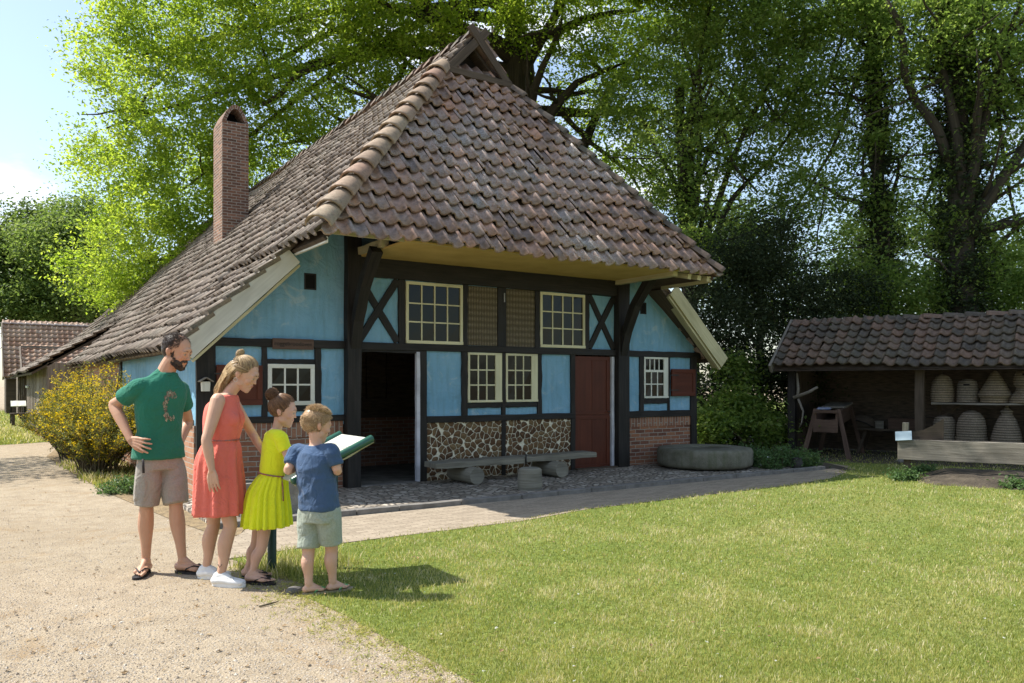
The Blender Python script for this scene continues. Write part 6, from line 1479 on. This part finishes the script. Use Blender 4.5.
m.tube([q(238.5, 402, -.03), q(240, 412, -.04), q(241, 424, -.045)], .003, 5); m.build('neck_tie', 'dress_coral', T)
def sneaker(T, an, ang, s):
    f = Vector((math.cos(ang), math.sin(ang), 0)); l = Vector((-f.y, f.x, 0)); g = Vector((an.x, an.y, 0)); m = MB()
    for t in (-1, 0, 1): limbs(m, [g-f*.045*s+l*t*.010+Vector((0, 0, .040)), g+f*.02*s+l*t*.018+Vector((0, 0, .046)), g+f*.10*s+l*t*.022+Vector((0, 0, .036)), g+f*.165*s+l*t*.014+Vector((0, 0, .032))], [.030, .030, .025, .022], 12, 3)
    limbs(m, [g-f*.03*s+Vector((0, 0, .065)), g+f*.0*s+Vector((0, 0, .075)), g+f*.06*s+Vector((0, 0, .058))], [.034, .036, .028], 12, 3)
    o = union(m, .005, 3, 'shoe', 'shoe_white', T); m = MB(); n = 28; top = []; bot = []
    for k in range(n):
        t = 2*math.pi*k/n; p = g+f*(.062+math.cos(t)*.132)*s+l*math.sin(t)*(.043+.004*math.cos(t)); top.append(p+Vector((0, 0, .026))); bot.append(p+Vector((0, 0, .001)))
    m.poly(top); m.poly(list(reversed(bot)))
    for k in range(n): j = (k+1) % n; m.poly([top[k], bot[k], bot[j], top[j]])
    m.build('sole', 'shoe_white', o); m = MB()
    for k in range(5): c = g+f*(.045+.018*k)*s+Vector((0, 0, .088-.009*k)); m.tube([c+l*.022-Vector((0, 0, .010)), c, c-l*.022-Vector((0, 0, .010))], .0028, 5)
    m.build('lace', 'kerb_stone', o)
sneaker(T, AR, math.atan2(-.22, 1), 1.0); sneaker(T, AL, math.atan2(-.12, 1), 1.0)

# ---------------------------------------------------------------- the girl
T, q = person('person', 263, 5.86, 'girl with hair in a bun and bright yellow dress, bending towards board')
yw = math.atan2(.28, 1); F3 = Vector((1, .28, 0)).normalized(); Lf = Vector((-.28, 1, 0)).normalized()
SR, SLh = q(280, 437, -.10), q(277, 437, .12); NB = q(274.5, 431); HC = q(283.5, 411.5)
m = MB(); hipc = q(267, 492); wc = q(272.5, 476); cc = q(274.5, 450)
loft(m, [(hipc.x, 0, .58, .115, .09, yw), (hipc.x+.01, 0, .68, .110, .085, yw), (wc.x, 0, .78, .09, .07, yw), (cc.x, 0, .95, .10, .075, yw), (cc.x+.005, 0, 1.04, .10, .07, yw), (NB.x, 0, 1.09, .07, .05, yw), (NB.x+.01, 0, 1.12, .04, .04, yw)], 28)
limbs(m, [NB+Vector((0, 0, -.04)), NB+Vector((.02, 0, .02)), HC+Vector((-.03, 0, -.045))], [.042, .036, .037], 12)
M = head_geo(m, HC, math.atan2(.03, 1), R(14), .95, .86, 1)
Ea, Wa = q(289, 459, -.12), q(303, 467, .0)
limbs(m, [SR, sub(SR, Ea, .5), Ea, sub(Ea, Wa, .5), Wa], [.036, .031, .027, .024, .018], 12); add_hand(m, Wa, (.9, .2, .05), (0, .1, -1), .35, .75, -1, .08, .6)
Eb, Wb = q(292, 458, .22), q(305, 463, .22)
limbs(m, [SLh, sub(SLh, Eb, .5), Eb, sub(Eb, Wb, .5), Wb], [.036, .031, .027, .024, .018], 12); add_hand(m, Wb, (.9, -.1, .0), (0, .1, -1), .35, .75, 1, .08, .6)
KR, KL = q(261.5, 547, -.07), q(256, 544, .07); AR, AL = Vector(q(251.5, 574, -.09)), Vector(q(248, 568, .07)); AR.z = .078; AL.z = .078
for hp, kn, an in ((q(268, 500, -.05), KR, AR), (q(264, 500, .06), KL, AL)):
    limbs(m, [hp, sub(hp, kn, .5), kn, sub(kn, an, .35)-F3*.010, sub(kn, an, .7), an], [.062, .052, .040, .041, .029, .025], 14)
fr, fl = math.atan2(-.20, 1), math.atan2(-.08, 1)
add_foot(m, AR, fr, .88); add_foot(m, AL, fl, .88)
union(m, .0045, 3, 'body', 'skin_girl', T, post=face_attr(M, .5, .8))
eyes(M, T, 'hair_brown'); sandal(T, AR, fr, .92, 'sandal_dark', 'sandal_dark'); sandal(T, AL, fl, .92, 'sandal_dark', 'sandal_dark')
rg = random.Random(11); st = []; bun = Vector((-.112, -.01, .108))
for i in range(3600):
    p, d = scalp(rg, -.03, .072)
    st.append(hug(p, bun, 5, rg.uniform(1.03, 1.13))+[bun+Vector((rg.gauss(0, .008), rg.gauss(0, .009), rg.gauss(0, .008)))])
for i in range(700):   # loose messy bun
    d = Vector((rg.gauss(-.4, 1), rg.gauss(0, 1), rg.gauss(.2, 1))).normalized(); s2 = Vector((rg.gauss(0, 1), rg.gauss(0, 1), rg.gauss(0, 1))).normalized(); r = rg.uniform(.03, .06)
    s2 = (s2-d*s2.dot(d)).normalized(); r = min(r, .056); st.append([bun+d*r*.6-s2*.02, bun+d*r*.95-s2*.008, bun+d*r+s2*.006, bun+d*r*.9+s2*.020, bun+d*r*.6+s2*.030])
hair(T, M, 'hair_brown', [((-.022, 0, .040), (.097, .083, .088)), ((-.052, 0, .010), (.064, .074, .066)), (tuple(bun), (.038, .038, .036))], st, 4, .0014)
m = MB()
loft(m, [(wc.x, 0, .775, .105, .088, yw), (wc.x, 0, .83, .108, .090, yw), (cc.x, 0, .93, .116, .094, yw), (cc.x+.004, 0, 1.01, .118, .090, yw), (NB.x, 0, 1.075, .095, .070, yw), (NB.x+.006, 0, 1.105, .056, .052, yw)], 36)
for S_, E_ in ((SR, Ea), (SLh, Eb)):
    c = Vector((NB.x, S_.y*.5, S_.z+.01)); limbs(m, [c, S_, sub(S_, E_, .32), sub(S_, E_, .62)], [.044, .050, .048, .045], 14, ends=False); m.ell(c, (.042,)*3)
union(m, .006, 3, 'dress_bodice', 'dress_yellow', T, disp=lambda p, f=folds(.0032, 10, 10, 12, 3): f(p))
m = MB(); ph = [rg.uniform(0, 6) for _ in range(5)]
def fold2(t, a): return (.003+.021*t)*(math.sin(17*a+ph[0]+1.5*math.sin(3*a+ph[1]))*.6+math.sin(27*a+ph[2])*.35)
he = q(266.5, 527)
loft(m, [(wc.x, 0, .79, .100, .085, yw), (wc.x-.01, 0, .75, .125, .110, yw), (hipc.x+.005, 0, .66, .150, .138, yw), (he.x+.002, 0, .52, .165, .158, yw), (he.x, 0, .405, .172, .166, yw)], 170, 6, 2.0, False, fold2)
sk = m.build('dress_skirt', 'dress_yellow', T); sd_ = sk.modifiers.new('s', 'SOLIDIFY'); sd_.thickness = .003
m = MB(); P = [(wc.x+math.cos(a*.3927)*.097*math.cos(yw)-math.sin(a*.3927)*.112*math.sin(yw), math.cos(a*.3927)*.097*math.sin(yw)+math.sin(a*.3927)*.112*math.cos(yw), .785-.018*math.cos(a*.3927)) for a in range(17)]; m.tube(P, .008, 6, flat=.7)
m.tube([(wc.x+.085, -.07, .77), (wc.x+.10, -.085, .70), (wc.x+.105, -.09, .60)], .005, 5); m.build('belt_cord', 'belt_multi', T)

# ---------------------------------------------------------------- the boy
T, q = person('person', 320, 5.50, 'small fair haired boy in blue T-shirt and sage shorts, seen from behind')
yw = math.atan2(.88, .48); F3 = Vector((.48, .88, 0)).normalized(); Lf = Vector((-.88, .48, 0)).normalized()
SR, SLh = q(331, 452, -.05), q(297, 452, .06); NB = q(315.5, 446); HC = q(317, 425.5, .02)
m = MB(); hipc = q(319, 505); wc = q(317.5, 490); cc = q(315.5, 468)
loft(m, [(hipc.x, 0, .54, .115, .09, yw), (hipc.x, 0, .64, .115, .09, yw), (wc.x, 0, .74, .105, .08, yw), (cc.x, 0, .87, .115, .085, yw), (cc.x, 0, .95, .115, .075, yw), (NB.x, 0, 1.00, .075, .055, yw), (NB.x, .005, 1.03, .04, .04, yw)], 28)
limbs(m, [NB+Vector((0, 0, -.04)), NB+Vector((.0, .01, .02)), HC+Vector((-.01, -.02, -.045))], [.050, .044, .045], 12)
M = head_geo(m, HC, math.atan2(.58, .80), R(14), .98, .93, 1)
Ea, Wa = q(337.5, 471, -.05), q(333, 466, .20)
limbs(m, [SR, sub(SR, Ea, .5), Ea, sub(Ea, Wa, .5), Wa], [.038, .034, .031, .027, .020], 12); add_hand(m, Wa, (.0, 1, .1), (0, .1, -1), .4, .75, -1, .08, .6)
Eb, Wb = q(288, 470.5, -.02), q(301, 466, .20)
limbs(m, [SLh, sub(SLh, Eb, .5), Eb, sub(Eb, Wb, .5), Wb], [.038, .034, .031, .027, .020], 12); add_hand(m, Wb, (.5, .8, .05), (0, .1, -1), .4, .75, 1, .08, .6)
KL, KR = q(308.5, 552, .0), q(331.5, 550, .03); AL, AR = Vector(q(308.5, 583, -.04)), Vector(q(332.5, 581, .02)); AL.z = AR.z = .075
for hp, kn, an in ((q(309, 512, .02), KL, AL), (q(328, 512, -.02), KR, AR)):
    limbs(m, [hp, sub(hp, kn, .5), kn, sub(kn, an, .32)-F3*.012, sub(kn, an, .7), an], [.065, .056, .043, .045, .032, .027], 14)
fl, fr = math.atan2(.45, .9), math.atan2(.62, .78)
add_foot(m, AL, fl, .74); add_foot(m, AR, fr, .74)
union(m, .0045, 3, 'body', 'skin_boy', T, post=face_attr(M, .6, .6))
eyes(M, T, 'hair_blond'); sandal(T, AL, fl, .76, 'sandal_tan', 'strap_green'); sandal(T, AR, fr, .76, 'sandal_tan', 'strap_green')
rg = random.Random(21); st = []
for i in range(6500):
    p, d = scalp(rg, -.03, .060)
    if p.x > .075: continue
    L = rg.uniform(.014, .028)*(1.1 if p.z > .07 else .7); fw = Vector((.65 if p.z > .05 else -.1, 0, .35 if p.z > .09 else -.55)); v = (d*(.12 if p.z < .09 else .4)+fw*(.8 if p.z < .09 else .35)+Vector((rg.gauss(0, .22), rg.gauss(0, .22), rg.gauss(0, .2)))).normalized(); st.append([p-d*.003, p+(v+d*.15)*L*.5, p+v*L])
hair(T, M, 'hair_fair', [((-.020, 0, .042), (.098, .083, .089)), ((-.05, 0, .004), (.062, .072, .062))], st, 5, .0014)
m = MB()
loft(m, [(hipc.x, 0, .585, .140, .112, yw), (hipc.x-.002, 0, .64, .140, .112, yw), (wc.x, 0, .74, .134, .108, yw), (cc.x, 0, .87, .137, .108, yw), (cc.x, 0, .945, .135, .095, yw), (NB.x, 0, .995, .095, .070, yw), (NB.x, 0, 1.022, .056, .052, yw)], 36)
for S_, E_ in ((SR, Ea), (SLh, Eb)):
    c = Vector((NB.x*.5+S_.x*.5, S_.y*.5, S_.z+.0)); limbs(m, [c, S_, sub(S_, E_, .35), sub(S_, E_, .68)], [.050, .056, .056, .053], 14, ends=False); m.ell(c, (.048,)*3)
union(m, .006, 3, 't_shirt', 'tee_blue', T, disp=lambda p, f=folds(.008, 5, 5, 12, 6), g=folds(.005, 12, 12, 7, 2): f(p)+g(p))
m = MB(); loft(m, [(hipc.x, 0, .50, .130, .105, yw), (hipc.x, 0, .58, .134, .107, yw), (hipc.x, 0, .65, .125, .10, yw)], 32)
for hp, kn, e in ((q(309.5, 512, .02), KL, .88), (q(328.5, 512, -.02), KR, .82)):
    limbs(m, [hp+Vector((0, 0, .02)), sub(hp, kn, .45), sub(hp, kn, e)], [.080, .080, .075], 18, ends=False); m.ell(hp, (.08,)*3)
union(m, .006, 3, 'shorts', 'shorts_sage', T, disp=lambda p, f=folds(.005, 8, 8, 9, 4), g=folds(.003, 18, 18, 6, 1): f(p)+g(p))
